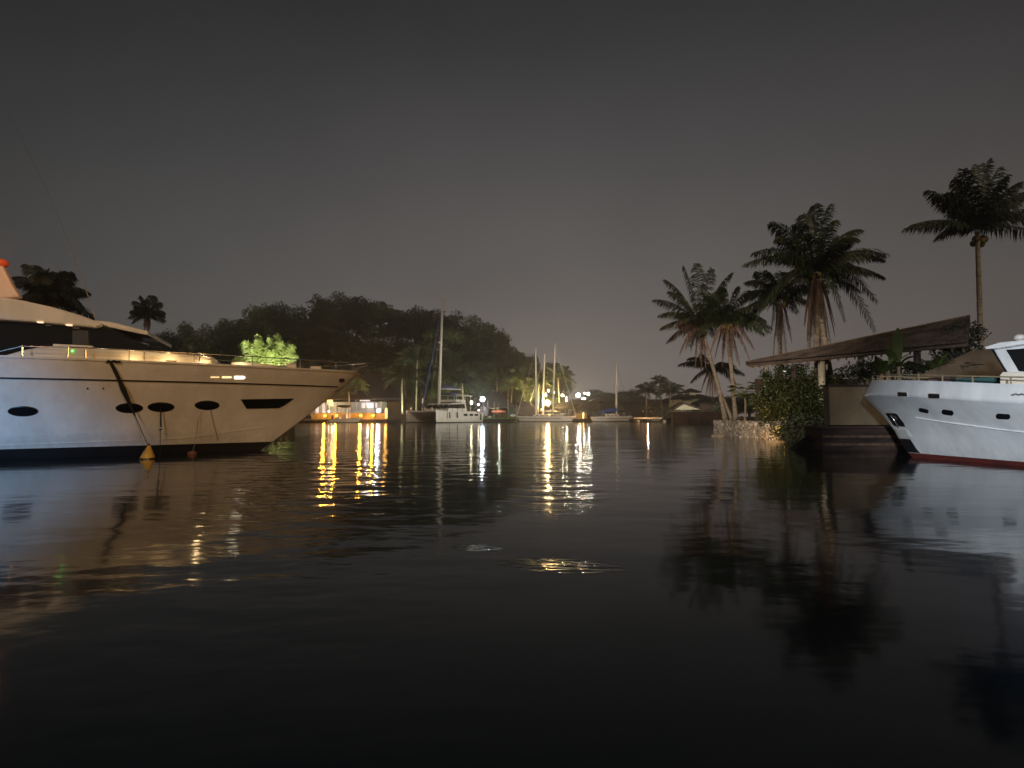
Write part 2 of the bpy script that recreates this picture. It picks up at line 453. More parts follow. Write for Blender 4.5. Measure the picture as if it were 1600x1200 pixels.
mb.add([(-320, -60, 0), (320, -60, 0), (320, 238, 0), (-320, 238, 0)], [(0, 1, 2, 3)])
struct(mb.build('water', 'water'))

# ------------------------------------------------------------------ LEFT MOTOR YACHT
A1 = R(23)
F1 = V((-8.1, 16.6, 0)); D1 = V((math.cos(A1), math.sin(A1), 0)); N1 = V((math.sin(A1), -math.cos(A1), 0))
def kst1(z):
    pts = [(-0.8, -1.6), (0, 0), (0.97, 1.2), (2.11, 2.54), (2.70, 3.20)]
    for (a, b), (c, d) in zip(pts, pts[1:]):
        if z <= c: return b + (d - b) * (z - a) / (c - a)
    return pts[-1][1]
def hb1(z, t):
    zz = max(0, min(1, z / 2.5))
    B = 2.30 + (2.85 - 2.30) * zz ** 0.8
    Lr = 12.5 + (9.5 - 12.5) * zz
    pw = 1.0 + (0.66 - 1.0) * zz
    b = B * math.sin(math.pi / 2 * min(1, max(0, t) / Lr)) ** pw
    if z < 0: b *= max(0.1, 1 + z * 0.9)
    if z < 0.62: b -= 0.10 * smooth(0.1, 2.0, t) * (0.62 - max(z, 0)) / 0.62
    return b
def sheer1(t): return 2.47 + 0.13 * math.exp(-t / 5) 
def h1(side, k, z, ofs=0.0):
    t = kst1(z) - k
    return F1 + D1 * k + N1 * side * (hb1(z, t) + ofs) + V((0, 0, z))
LEN1 = 21.0
ts1 = [LEN1 * (i / 60) ** 1.5 for i in range(61)]
def rows1(zlist, side, ofs=0.0):
    rows = []
    for zf in zlist:
        r = []
        for t in ts1:
            z = zf(t) if callable(zf) else zf
            ks = kst1(z); k = ks - t * (LEN1 + ks) / LEN1
            r.append(F1 + D1 * k + N1 * side * (hb1(z, ks - k) + ofs) + V((0, 0, z)))
        rows.append(r)
    return rows
yacht = thing('motor_yacht', 'large white motor yacht lit amber, bow to the right, black oval portholes', 'yacht', F1 - D1 * 9)
zl = [0.27, 0.45, 0.62, 0.85, 1.1, 1.35, 1.6, 1.8, 1.96, 2.1, 2.25, 2.38, lambda t: sheer1(t)]
hull = MB()
for sd in (1, -1):
    r = rows1(zl, sd)
    if sd == -1: r = [list(x) for x in r]
    hull.loft(r)
rp = rows1([0.27, 0.62, 1.35, 1.96, 2.25, lambda t: sheer1(t)], 1); rs = rows1([0.27, 0.62, 1.35, 1.96, 2.25, lambda t: sheer1(t)], -1)
hull.add([r[-1] for r in rp] + [r[-1] for r in reversed(rs)], [tuple(range(12))])
hull_o = hull.build('hull', 'gelcoat', yacht, smooth=True)
bvh1 = BVHTree.FromPolygons(hull.v, hull.f)
bot = MB()
for sd in (1, -1): bot.loft(rows1([-0.7, -0.3, 0.0, 0.27], sd))
bot.build('bottom_paint', 'antifoul_black', yacht, smooth=True)
dk = MB()
a_, b_ = rows1([lambda t: sheer1(t) - 0.16], 1, -0.03)[0], rows1([lambda t: sheer1(t) - 0.16], -1, -0.03)[0]
dk.loft([a_, b_]); dk.build('deck', 'cream', yacht)
# cap rail, rub rail and spray rails that run along the hull skin
def strip1(name, mat, zf, k0, k1, w, hgt, n=50, sides=(1, -1)):
    m_ = MB()
    for sd in sides:
        lo, hi, lo2, hi2 = [], [], [], []
        for i in range(n + 1):
            k = k0 + (k1 - k0) * i / n
            z = zf(k)
            if k > kst1(z) - 0.02: k = kst1(z) - 0.02
            lo.append(h1(sd, k, z - hgt / 2, -0.01)); hi.append(h1(sd, k, z + hgt / 2, -0.01))
            lo2.append(h1(sd, k, z - hgt / 2, w)); hi2.append(h1(sd, k, z + hgt / 2, w))
        m_.loft([lo, lo2, hi2, hi])
    return m_.build(name, mat, yacht)
strip1('rub_rail', 'black', lambda k: 1.965 + 0.011 * max(0, k + 8), -16, 2.3, 0.035, 0.035)
strip1('cap_rail', 'gelcoat', lambda k: sheer1(kst1(2.6) - k) + 0.0, -17, 2.95, 0.03, 0.05)
strip1('spray_rail', 'gelcoat', lambda k: 0.56 + 0.30 * smooth(-7, 0.6, k), -14, 0.7, 0.008, 0.012)
strip1('chine', 'gelcoat', lambda k: 0.34 + 0.02 * max(0, k + 7) + 0.30 * smooth(-2.5, 0.9, k), -14, 0.85, 0.018, 0.02)

def on(bvh, px, py):
    d = ray(px, py).normalized()
    hit, nrm, i, dist = bvh.ray_cast(CAM, d)
    if hit is None: return None, None
    if nrm.dot(d) > 0: nrm = -nrm
    return hit, nrm
def pane_on(bvh, outline, name, mat, parent, proud=0.012, depth=0.05, label=None, bevel=0, frame=0):
    pts = []; nn = V((0, 0, 0))
    for px, py in outline:
        h, n = on(bvh, px, py)
        if h is None: continue
        pts.append(h); nn += n
    nn.normalize()
    m_ = MB(); 
    pts2 = [p + nn * proud for p in pts]
    m_.prism(pts2, -nn * depth)
    return m_.build(name, mat, parent, label=label)
def oval(cx, cy, rx, ry, n=28, tilt=0):
    return [(cx + rx * math.cos(2 * math.pi * i / n), cy + ry * math.sin(2 * math.pi * i / n) + tilt * math.cos(2 * math.pi * i / n)) for i in range(n)]
for cx, cy, rx, ry in ((36, 642.5, 23, 7), (202, 637.5, 20.5, 6.8), (251.5, 636, 20, 6.6), (323.5, 633.2, 18.5, 6.4)):
    pane_on(bvh1, oval(cx, cy, rx + 1.2, ry + 1.2), 'porthole_rim', 'steel', yacht, 0.006, 0.03)
    pane_on(bvh1, oval(cx, cy, rx, ry), 'porthole', 'glass', yacht, 0.014, 0.05)
pane_on(bvh1, [(376, 624), (400, 623.5), (430, 623), (459, 622.5), (452, 627.5), (444, 633), (436, 637), (410, 637.8), (385, 638)], 'hull_window', 'glass', yacht, 0.02, 0.08)
for cx, cy in ((137, 607), (161.5, 607)):
    pane_on(bvh1, oval(cx, cy, 1.5, 1.5, 10), 'drain_outlet', 'black', yacht, 0.01, 0.03)
for (x0, x1, yc, hh, st) in ((329, 342, 589.3, 0.8, 'dim'), (347, 361, 589.4, 1.1, 'mid'), (366.5, 381, 589.8, 2.0, 'hot')):
    M['strip_' + st] = em('strip_' + st, (1.0, 0.72, 0.33) if st != 'hot' else (1.0, 0.86, 0.60), {'dim': 0.75, 'mid': 1.3, 'hot': 3.0}[st])
    pane_on(bvh1, [(x0, yc - hh), (x1, yc - hh), (x1 + hh, yc), (x1, yc + hh), (x0, yc + hh)], 'courtesy_light', 'strip_' + st, yacht, 0.014, 0.03)
# anchor pocket at the bow + fairlead
pane_on(bvh1, [(523, 612), (537, 603.6), (541, 603.4), (540, 606), (534, 611), (526, 615.5)], 'anchor_pocket', 'black', yacht, 0.03, 0.1)
pane_on(bvh1, oval(533.5, 593.5, 5, 3.2, 12), 'fairlead', 'steel', yacht, 0.03, 0.06)

def Q1(px, py, l):
    """point where the sight line crosses the fore-and-aft plane l metres to starboard of the centreline"""
    d = ray(px, py); n = N1
    t = ((F1 + N1 * l - CAM).dot(n)) / d.dot(n)
    return CAM + d * t
def prism1(name, mat, outline, l, w, label=None, bevel=0, parent=None, taper=1.0):
    pts = [Q1(x, y, l) for x, y in outline]
    return MB().prism(pts, -N1 * w).build(name, mat, parent or yacht, bevel=bevel, label=label)
# coach roof (two levels), windows, hard top
prism1('coach_roof', 'cream', [(-60, 580), (-60, 565), (0, 557), (35, 547), (62, 542), (80, 541), (145, 543), (240, 549), (331, 556), (331, 572), (200, 572)], 2.02, 4.0, bevel=0.04)
prism1('coach_roof_step', 'gelcoat', [(82, 541.5), (82, 537), (145, 540), (145, 543.2)], 1.95, 3.8, bevel=0.02)
prism1('sun_pad', 'cream', [(361, 576), (361, 565.5), (380, 565), (420, 569.5), (455, 574), (455, 582)], 1.1, 2.2, bevel=0.03)
prism1('bow_locker', 'cream', [(446, 578), (446, 570), (456, 566.5), (463, 567), (464, 577)], 0.6, 1.2, bevel=0.02)
glas = prism1('deckhouse_glass', 'glass', [(-70, 568), (-70, 494), (40, 500), (150, 507), (185, 520), (215, 534), (262, 551.5), (205, 547), (145, 543), (82, 540.5), (60, 541), (0, 556)], 1.86, 3.6)
prism1('side_door', 'black', [(113, 540), (113, 515), (138, 517), (138, 541)], 1.90, 0.05)
prism1('hard_top', 'gelcoat', [(-80, 498), (-80, 460), (0, 464), (30, 468), (80, 479), (125, 492), (162, 506), (146, 511), (60, 503.5), (0, 499.5)], 2.10, 4.1, bevel=0.05)
prism1('windscreen_visor', 'gelcoat', [(140, 499), (175, 503), (231, 517), (232, 524), (215, 521), (160, 509), (146, 510)], 1.5, 3.0, bevel=0.03)
for x, y in ((62, 503), (107, 507.5)):
    prism1('soffit_light', em('soffit_light', (1.0, 0.66, 0.42), 1.0), [(x - 5, y - 0.6), (x + 5, y - 0.2), (x + 4, y + 1.3), (x - 4, y + 0.9)], 2.12, 0.08)
arch = MB().prism([Q1(x, y, 1.0) for x, y in ((-30, 470), (-18, 406), (-2, 404), (8, 424), (19, 446), (31, 464))], -N1 * 0.25)
arch.build('radar_arch', 'cream', yacht, bevel=0.05)
MB().sphere(Q1(0, 411, 0.9), 0.16, 14, 8, (1.2, 1.2, 0.75)).build('satellite_dome', 'orange', yacht, smooth=True)
# nav light
MB().sphere(Q1(113, 548.3, 2.05), 0.022, 10, 6).build('navigation_light', em('green_navigation_light', (0.10, 1.0, 0.12), 4.0), yacht)
for px_, e_ in ((205, 3.5), (262, 4.0), (318, 2.5)):
    q = Q1(px_, 569, 2.14)
    MB().sphere(q, 0.02, 8, 5).build('side_deck_light', em('side_deck_glow', (1.0, 0.72, 0.36), 1.2), yacht)
    point('side_deck_light_glow', q + V((0, 0, 0.04)) + N1 * 0.05, e_, (1.0, 0.68, 0.32), 0.05)
point('mast_light_glow', Q1(24, 400, 1.5) + N1 * 0.6, 14, (1.0, 0.36, 0.20), 0.1)
point('foredeck_light_glow', Q1(375, 568, 1.3), 2.5, (1.0, 0.80, 0.45), 0.05)
# whip antenna
wp = [Q1(x, y, 1.2) for x, y in ((150, 500), (134, 452), (112, 390), (90, 336), (66, 282), (40, 228), (12, 172))]
MB().tube(wp, [0.016, 0.012, 0.009, 0.007, 0.006, 0.005, 0.004], 6).build('whip_antenna', 'steel', yacht)
# bow rail: top rail, lower wire, stanchions
def rail_pt(k, dz, inset=0.10, sd=1):
    z = sheer1(kst1(2.6) - k)
    t = kst1(z) - k
    return F1 + D1 * k + N1 * sd * max(0, hb1(z, t) - inset) + V((0, 0, z + dz))
tip = F1 + D1 * 3.45 + V((0, 0, 2.60 + 0.36))
for sd in (1, -1):
    rail = MB().tube([rail_pt(k, 0.30, sd=sd) for k in (-4.2, -3.4, -2.5, -1.6, -0.7, 0.2, 1.0, 1.8, 2.4)] + [tip], 0.014, 6)
    rail.build('bow_rail', 'steel', yacht, smooth=True)
    w_ = MB().tube([rail_pt(k, 0.15, sd=sd) for k in (-1.6, -0.7, 0.2, 1.0, 1.8, 2.7)], 0.006, 5); w_.build('guard_wire', 'steel', yacht)
    for k in (-4.2, -3.0, -1.6, -0.2, 1.1, 2.2, 2.8):
        MB().tube([rail_pt(k, -0.02, sd=sd), rail_pt(k, 0.30 if k < 2.6 else 0.33, sd=sd)], 0.013, 6).build('stanchion', 'steel', yacht)
    if sd == 1:
        rl = MB().tube([Q1(x, y, 2.32) for x, y in ((-40, 548), (0, 549), (34, 541), (134, 544), (226, 549), (312, 555), (331, 558))], 0.012, 6); rl.build('side_rail', 'steel', yacht)
        for x, y in ((35, 541), (134, 544), (226, 548), (312, 552)):
            MB().tube([Q1(x, y, 2.32), Q1(x, 563 + x * 0.012, 2.32)], [0.020, 0.016], 6).build('stanchion', 'steel', yacht)
            MB().sphere(Q1(x, y, 2.32), 0.028, 8, 6).build('rail_cap', 'steel', yacht)
# cleats, anchor roller, windlass on the bow
MB().tube([tip - V((0.15, 0.05, 0.10)), F1 + D1 * 2.6 + V((0, 0, 2.62))], 0.05, 8).build('anchor_roller', 'steel', yacht)
MB().box(F1 + D1 * 1.6 + V((0, 0, 2.66)), (0.35, 0.25, 0.22), A1).build('windlass', 'cream', yacht, bevel=0.03)
for k in (-2.1, 0.6):
    MB().tube([rail_pt(k - 0.12, 0.05, 0.02), rail_pt(k + 0.12, 0.05, 0.02)], 0.022, 6).build('cleat', 'steel', yacht)

# mooring line with chafe wrap down to the yellow buoy
def hang(px, py, extra=0.10):
    h = None; k = 0
    while h is None and k < 20:
        h, n = on(bvh1, px, py + k); k += 1
    return h + n * extra
top = rail_pt(-5.65, 0.0, 0.0)
b1 = G(230, 717, 0.0)
cp = b1 + V((0, 0, 0.36))
seg = [hang(174, 566, 0.06), hang(180, 577, 0.07), hang(187, 592, 0.08), hang(193, 606, 0.09), hang(203, 628, 0.11), hang(211, 645, 0.14)]
rope = thing('mooring_rope', 'thick dark mooring rope hanging from the yacht rail to the yellow buoy', 'rope', b1 + V((0, 0, 0.3)))
MB().tube(seg[:6], [0.030, 0.042, 0.040, 0.062, 0.040, 0.016], 8).build('chafe_wrap', 'rope', rope)
MB().tube([seg[5], hang(222, 668, 0.25), cp], 0.009, 6).build('thin_line', 'rope', rope)
kn = MB()
for i in range(5):
    q = hang(170 + i * 4.2, 563 + (i % 2) * 1.6, 0.05)
    kn.sphere(q, 0.035, 7, 5, (1.1, 1, 0.8))
kn.tube([hang(166, 566, 0.05), hang(176, 562, 0.05), hang(188, 561, 0.05)], 0.018, 6)
kn.build('knot', 'rope', rope)
bu = thing('mooring_buoy', 'yellow cone-shaped mooring buoy floating beside the left yacht', 'buoy', b1)
m_ = MB(); n = 18
prof = [(0.10, -0.16), (0.155, -0.06), (0.165, 0.03), (0.15, 0.08), (0.05, 0.30), (0.025, 0.345), (0.001, 0.35)]
m_.loft([[b1 + V((r * math.cos(2 * math.pi * j / n) + z * 0.10, r * math.sin(2 * math.pi * j / n), z)) for j in range(n)] for r, z in prof], True)
m_.build('float', 'buoy', bu, smooth=True)
MB().loft([[b1 + V((r * math.cos(2 * math.pi * j / n), r * math.sin(2 * math.pi * j / n), z)) for j in range(n)] for r, z in ((0.168, -0.05), (0.176, -0.01), (0.172, 0.03))], True).build('weed_band', 'black', bu)
MB().tube([b1 + V((0.03, 0, 0.33)), b1 + V((0.035, 0, 0.40))], 0.018, 6).build('eye', 'rope', bu)
b2 = G(300, 710, 0.0)
bu2 = thing('small_buoy', 'small brown weedy float under the yacht bow', 'buoy', b2)
MB().sphere(b2 + V((0, 0, 0.02)), 0.11, 12, 8, (1.2, 1, 0.75)).build('float', 'buoy_dark', bu2, smooth=True)
MB().tube([b2 + V((0.02, 0, 0.09)), hang(306, 680, 0.12), hang(309, 655, 0.06), hang(315, 641, 0.03)], 0.006, 5).build('line', 'rope_light', bu2)
# vertical line with bead, water beneath
p_ = G(250, 715, 0.0)
vl = thing('fender_line', 'thin dark plumb line with a black fender hanging below a porthole', 'fender', p_)
MB().tube([hang(251, 636, 0.05), hang(251, 663, 0.12)], [0.014, 0.020], 8).build('fender', 'rope', vl)
MB().sphere(hang(250.5, 667, 0.12), 0.035, 8, 6, (1, 1, 0.6)).build('toggle', 'rope', vl)
MB().tube([hang(250.5, 668, 0.12), hang(250, 695, 0.18), V((hang(250, 695, 0.18).x, hang(250, 695, 0.18).y, -0.3))], 0.006, 5).build('line', 'rope', vl)
tag(MB().tube([hang(329, 641, 0.02), hang(333, 660, 0.05), hang(341, 688, 0.04)], 0.006, 5).build('hull_cord', 'rope'), 'thin grey cord trailing down the yacht side under the fourth porthole', 'cord')

# ------------------------------------------------------------------ RIGHT MOTOR YACHT (classic, flared bow)
K2 = V((10.1, 14.7, 0)); A2 = V((0.5, -0.8660, 0)); N2 = V((-0.8660, -0.5, 0))
def st2(z):
    pts = [(-0.7, 1.9), (0, 1.12), (0.23, 0.95), (0.78, 0.70), (1.2, 0.40), (1.65, 0.0), (2.08, 0.22)]
    if z <= pts[0][0]: return pts[0][1]
    for (a, b), (c, d) in zip(pts, pts[1:]):
        if z <= c: return b + (d - b) * (z - a) / (c - a)
    return pts[-1][1]
def knuck2(s): return 1.65 - 0.40 * smooth(0, 5.5, s) 
def sheer2(s): return 2.08 - 0.45 * smooth(-0.5, 5.5, s)
def hb2(zrel, t):
    """zrel 0 waterline .. 1 knuckle"""
    zc = max(0, min(1, zrel))
    B = 1.75 + 0.40 * zc
    Lr = 7.5 - 2.3 * zc
    pw = 1.0 - 0.34 * zc
    return B * math.sin(math.pi / 2 * min(1, max(0, t) / Lr)) ** pw * (1 if zrel >= 0 else 0.75)
LEN2 = 11.5
ts2 = [LEN2 * (i / 50) ** 1.6 for i in range(51)]
ry = thing('classic_motor_yacht', 'white classic motor yacht at the right edge, flared bow and red waterline', 'yacht', K2 + A2 * 5.5)
def row2(f, side, ofs=0.0):
    """f = fraction: 0 waterline, 1 knuckle, 2 sheer"""
    r = []
    for t in ts2:
        zk = knuck2(t); zs = sheer2(t)
        z = f * zk if f <= 1 else zk + (f - 1) * (zs - zk)
        if f < 0: z = f
        zstem = f * 1.65 if 0 <= f <= 1 else (1.65 + (f - 1) * 0.43 if f > 1 else f)
        s0 = st2(zstem)
        s = s0 + t * (LEN2 - s0) / LEN2
        b = hb2(f, s - s0)
        if f > 1: b += 0.035 * smooth(0, 0.6, t)
        r.append(K2 + A2 * s + N2 * side * (b + ofs) + V((0, 0, z)))
    return r
hull2 = MB()
fr = [0.075, 0.15, 0.28, 0.42, 0.56, 0.68, 0.80, 0.90, 1.0]
for sd in (1, -1): hull2.loft([row2(f, sd) for f in fr])
hull2.build('hull', 'gelcoat_old', ry, smooth=True)
blw = MB()
for sd in (1, -1): blw.loft([row2(f, sd) for f in (1.0, 1.02, 1.25, 1.5, 1.75, 2.0)])
blw.build('bulwark', 'gelcoat_old', ry, smooth=True)
bw2 = MB()
for sd in (1, -1): bw2.loft([row2(f, sd) for f in (-0.5, -0.2, 0.0, 0.075)])
bw2.build('bottom_paint', 'antifoul_red', ry, smooth=True)
MB().loft([row2(1.7, 1, -0.03), row2(1.7, -1, -0.03)]).build('deck', 'cream', ry)
cp2 = MB()
for sd in (1, -1): cp2.loft([row2(1.98, sd, -0.05), row2(2.04, sd, -0.05), row2(2.04, sd, 0.02), row2(1.98, sd, 0.02)])
cp2.build('cap_rail', 'gelcoat_old', ry)
bvh2 = BVHTree.FromPolygons(hull2.v + blw.v, hull2.f + [tuple(i + len(hull2.v) for i in f) for f in blw.f])
sr = []
for px, py in ((1431, 652), (1450, 655), (1470, 658), (1500, 662), (1530, 666), (1560, 670), (1590, 673.5), (1615, 676)):
    h, n = on(bvh2, px, py)
    if h is not None: sr.append((h, n))
MB().loft([[h + n * 0.0 + V((0, 0, 0.02)) for h, n in sr], [h + n * 0.03 for h, n in sr], [h + V((0, 0, -0.03)) for h, n in sr]]).build('spray_rail', 'gelcoat_old', ry)
def rrect(cx, cy, w, h, dy=0, n=5, r=0.45):
    pts = []
    rr = h * r
    for qx, qy, a0 in ((1, 1, 0), (-1, 1, 90), (-1, -1, 180), (1, -1, 270)):
        for i in range(n):
            a = R(a0 + 90 * i / (n - 1))
            x = qx * (w - rr) + rr * math.cos(a); y = qy * (h - rr) + rr * math.sin(a)
            pts.append((cx + x, cy + y + dy * x / w))
    return pts
for cx, cy, w, h, dy in ((1410, 616.3, 7, 3.2, 0.3), (1459.5, 619, 8.6, 3.6, 0.3)):
    pane_on(bvh2, rrect(cx, cy, w + 1.5, h + 1.2, dy), 'freeing_port_rim', 'cream', ry, 0.008, 0.03)
    pane_on(bvh2, rrect(cx, cy, w, h, dy), 'freeing_port', 'black', ry, 0.014, 0.04)
for cx, cy, w, h, dy in ((1443.5, 641.3, 7.5, 2.9, 1.8), (1481, 644.3, 9, 3.8, 1.3), (1567.5, 650.5, 11, 4.0, 0.6)):
    pane_on(bvh2, rrect(cx, cy, w, h, dy, r=0.9), 'porthole', 'glass', ry, 0.014, 0.05)
# name in faded script (unreadable in the photograph): a few joined strokes
nm = MB(); stroke = []
for i in range(60):
    x = 1580 + i * 0.62; y = 616.5 + 1.6 * math.sin(i * 1.35) + 0.8 * math.sin(i * 0.41)
    h, n = on(bvh2, x, y)
    if h is not None: stroke.append(h + n * 0.006)
if len(stroke) > 4: nm.tube(stroke, 0.007, 5)
nm.build('name_script', 'black', ry, label='dark faded script lettering')
# anchor pocket, stainless plate and chafe plate lying on the bow skin
def skin2(z, ds, ofs):
    f = z / 1.65; s0 = st2(z); t = max(ds, 0)
    return K2 + A2 * (s0 + t) + N2 * (hb2(f, t) + ofs) + V((0, 0, z)) - A2 * (ofs if ds <= 0 else 0)
def plate2(name, mat, z0, z1, d0, d1, ofs=0.015):
    rows = []
    for i in range(9):
        z = z0 + (z1 - z0) * i / 8
        rows.append([skin2(z, d0(i / 8) + (d1(i / 8) - d0(i / 8)) * j / 8, ofs * (0.1 if j in (0, 8) or i in (0, 8) else 1)) for j in range(9)])
    return MB().loft(rows).build(name, mat, ry, smooth=True)
plate2('anchor_pocket', 'black', 1.20, 0.80, lambda u: 0.22 - 0.14 * u, lambda u: 0.62 - 0.14 * u, 0.02)
plate2('stainless_plate', 'alu', 0.785, 0.50, lambda u: 0.0, lambda u: 0.46, 0.03)
plate2('chafe_plate', 'black', 0.49, 0.13, lambda u: 0.0, lambda u: 0.34, 0.02)
anc = MB()
p0, p1, p2_ = skin2(1.12, 0.38, 0.05), skin2(0.95, 0.32, 0.06), skin2(0.80, 0.26, 0.07)
anc.tube([p0, p1, p2_], 0.02, 8)
anc.build('anchor', 'steel', ry, smooth=True)
# rail
def rail2(s, dz, side=1, inset=0.06):
    z = sheer2(s); 
    i = max(0, min(49, int((s / LEN2) ** (1 / 1.6) * 50)))
    r = row2(2.0, side, -inset)
    # nearest station
    k = min(range(len(r)), key=lambda j: abs((r[j] - K2).dot(A2) - s))
    p = r[k].copy(); p.z = z + dz
    return p
for sd in (1, -1):
    ss = [0.35, 0.55, 0.8, 1.1, 1.5, 2.0, 2.6, 3.2, 3.9, 4.6]
    MB().tube([rail2(s, 0.17, sd) for s in ss], 0.015, 6).build('bow_rail', 'wood_pale', ry)
    for s in (0.35, 0.62, 0.95, 1.35, 1.8, 2.4, 3.0, 3.7, 4.4):
        MB().tube([rail2(s, -0.02, sd), rail2(s, 0.17, sd)], 0.016, 6).build('stanchion', 'wood_pale', ry)
def Q2(px, py, l):
    d = ray(px, py)
    t = ((K2 + N2 * l - CAM).dot(N2)) / d.dot(N2)
    return CAM + d * t
def prism2(name, mat, outline, l, w, bevel=0):
    return MB().prism([Q2(x, y, l) for x, y in outline], -N2 * w).build(name, mat, ry, bevel=bevel)
prism2('cabin_trunk', 'cream', [(1562, 612), (1562, 586), (1566, 581), (1600, 581), (1720, 590), (1720, 640), (1600, 622)], 1.25, 2.5, 0.02)
prism2('wheelhouse', 'gelcoat_old', [(1575, 584), (1558, 556), (1551, 543.5), (1566, 541), (1585, 538.5), (1720, 524), (1720, 596), (1600, 586)], 1.22, 2.4, 0.02)
prism2('wheelhouse_window', 'glass', [(1572, 546.5), (1592, 545), (1700, 536), (1700, 592), (1600, 580.5), (1592, 580)], 1.24, 0.06)
prism2('windscreen', 'glass', [(1572, 583.5), (1548, 545), (1551, 544), (1575, 583.5)], 1.18, 2.3)
prism2('roof', 'gelcoat_old', [(1537, 542.5), (1560, 535), (1600, 531), (1740, 512), (1740, 526), (1600, 538), (1558, 544.5), (1540, 545.5)], 1.45, 2.8, 0.02)
dm = Q2(1593, 527.5, 0.6)
MB().sphere(dm, 0.105, 16, 8, (1, 1, 0.75)).build('radar_dome', 'gelcoat', ry, smooth=True)
MB().tube([dm - V((0, 0, 0.14)), dm], 0.06, 10).build('dome_foot', 'gelcoat', ry)
MB().sphere(rail2(4.35, 0.08) + V((0.10, 0.1, 0)), 0.035, 8, 6).build('deck_light', em('deck_lamp', (1.0, 0.72, 0.42), 0.9), ry)
MB().box(Q2(1528, 596, 0.4), (0.75, 0.5, 0.16), R(-60)).build('deck_cushion', 'teal', ry, bevel=0.04)
MB().box(Q2(1472, 594, 0.5), (0.45, 0.4, 0.14), R(-60)).build('deck_locker', 'wall_brown', ry, bevel=0.03)

# ------------------------------------------------------------------ vegetation builders
def leaf_quad(mb, c, s, rn, flat=0.4):
    n = V((rn.gauss(0, 1), rn.gauss(0, 1), rn.gauss(0, 1) + flat)).normalized()
    a = n.orthogonal().normalized(); b = n.cross(a)
    th = rn.uniform(0, 6.28); a, b = a * math.cos(th) + b * math.sin(th), b * math.cos(th) - a * math.sin(th)
    w = s * rn.uniform(0.35, 0.55)
    k = len(mb.v)
    mb.v += [c - a * s * 0.5, c - b * w * 0.5 + n * s * 0.08, c + a * s * 0.5, c + b * w * 0.5 + n * s * 0.08]
    mb.f.append((k, k + 1, k + 2, k + 3))
def crown_lobes(mb, lobes, leaves, size, rn):
    tot = sum(r ** 2 for c, r in lobes)
    for c, r in lobes:
        for i in range(int(leaves * r * r / tot)):
            d = V((rn.gauss(0, 1), rn.gauss(0, 1), rn.gauss(0, 1))).normalized()
            rr = r * (rn.random() ** 0.38) * (1 + 0.22 * math.sin(5 * d.x + c.x) * math.cos(4 * d.z + c.y))
            p = c + V((d.x * rr, d.y * rr, d.z * rr * 0.78))
            leaf_quad(mb, p, size * rn.uniform(0.6, 1.3), rn)
def broad_tree(label, loc, H, W_, seed, mat='leaf_hill', leaves=2600, size=0.42, group=None):
    rn = random.Random(seed)
    t = thing('broadleaf_tree', label, 'tree', loc, group)
    tr = MB()
    fork = V((rn.uniform(-.3, .3), rn.uniform(-.3, .3), H * 0.42))
    tr.tube([(0, 0, -0.6), (0.05, 0, H * 0.2), fork], [H * 0.034, H * 0.026, H * 0.02], 7)
    lobes = []
    nl = 17
    for i in range(nl):
        a = 2 * math.pi * i / nl * 2.4 + rn.uniform(-.4, .4)
        r = W_ * rn.uniform(0.15, 0.62) if i else 0
        z = H * rn.uniform(0.26, 0.84) if i else H * 0.84
        c = V((math.cos(a) * r, math.sin(a) * r, z - r * 0.16))
        lobes.append((c, W_ * rn.uniform(0.30, 0.48)))
        tr.tube([fork, fork.lerp(c, 0.55) + V((0, 0, 0.2)), c], [H * 0.014, H * 0.009, H * 0.004], 5)
    tr.build('trunk', 'bark', t, local=True)
    cr = MB(); crown_lobes(cr, lobes, leaves, size, rn)
    cr.build('crown', mat, t, local=True)
    return t
def frond(mb, base, tip, arch, ll, n=26, rn=rnd, w=0.035, droop=0.55, stem=0.02):
    tw = rn.uniform(-0.8, 0.8); n = int(n * 1.5); w = w * 0.66; droop = droop * 1.5
    base, tip = V(base), V(tip)
    mid = base.lerp(tip, 0.45) + V((0, 0, arch))
    L = (tip - base).length
    pts = []
    for i in range(n + 1):
        t = i / n
        pts.append(base * (1 - t) ** 2 + mid * 2 * t * (1 - t) + tip * t * t)
    mb.tube(pts[::3] + ([pts[-1]] if n % 3 else []), [stem * (1 - 0.8 * i / (len(pts[::3]) + 1)) for i in range(len(pts[::3]) + (1 if n % 3 else 0))], 4, cap=False)
    for i in range(2, n + 1):
        for sub in (0, 0.5):
            t = min(1, (i - sub) / n)
            p = base * (1 - t) ** 2 + mid * 2 * t * (1 - t) + tip * t * t
            T = (mid - base) * 2 * (1 - t) + (tip - mid) * 2 * t
            T.normalize()
            Sd = T.cross(V((0, 0, 1)))
            if Sd.length < 0.05: Sd = V((1, 0, 0))
            Sd.normalize()
            Nn = Sd.cross(T); Sd = Sd * math.cos(tw) + Nn * math.sin(tw)
            l = ll * (0.25 + 0.85 * math.sin(math.pi * min(1, 0.12 + t * 0.86)) ** 0.7) * rn.uniform(0.8, 1.1)
            for sg in (-1, 1):
                d = (Sd * sg * rn.uniform(0.55, 0.95) + T * rn.uniform(0.5, 1.1) + V((0, 0, -droop * rn.uniform(0.3, 1.4)))).normalized()
                d2 = (d + V((0, 0, -droop * 1.2))).normalized()
                m_ = p + d * l * 0.55; e_ = m_ + d2 * l * 0.5
                ww = T * w * rn.uniform(0.8, 1.2)
                k = len(mb.v)
                mb.v += [p - ww * 0.6, p + ww * 0.6, m_ + ww, m_ - ww, e_]
                mb.f += [(k, k + 1, k + 2, k + 3), (k + 3, k + 2, k + 4)]
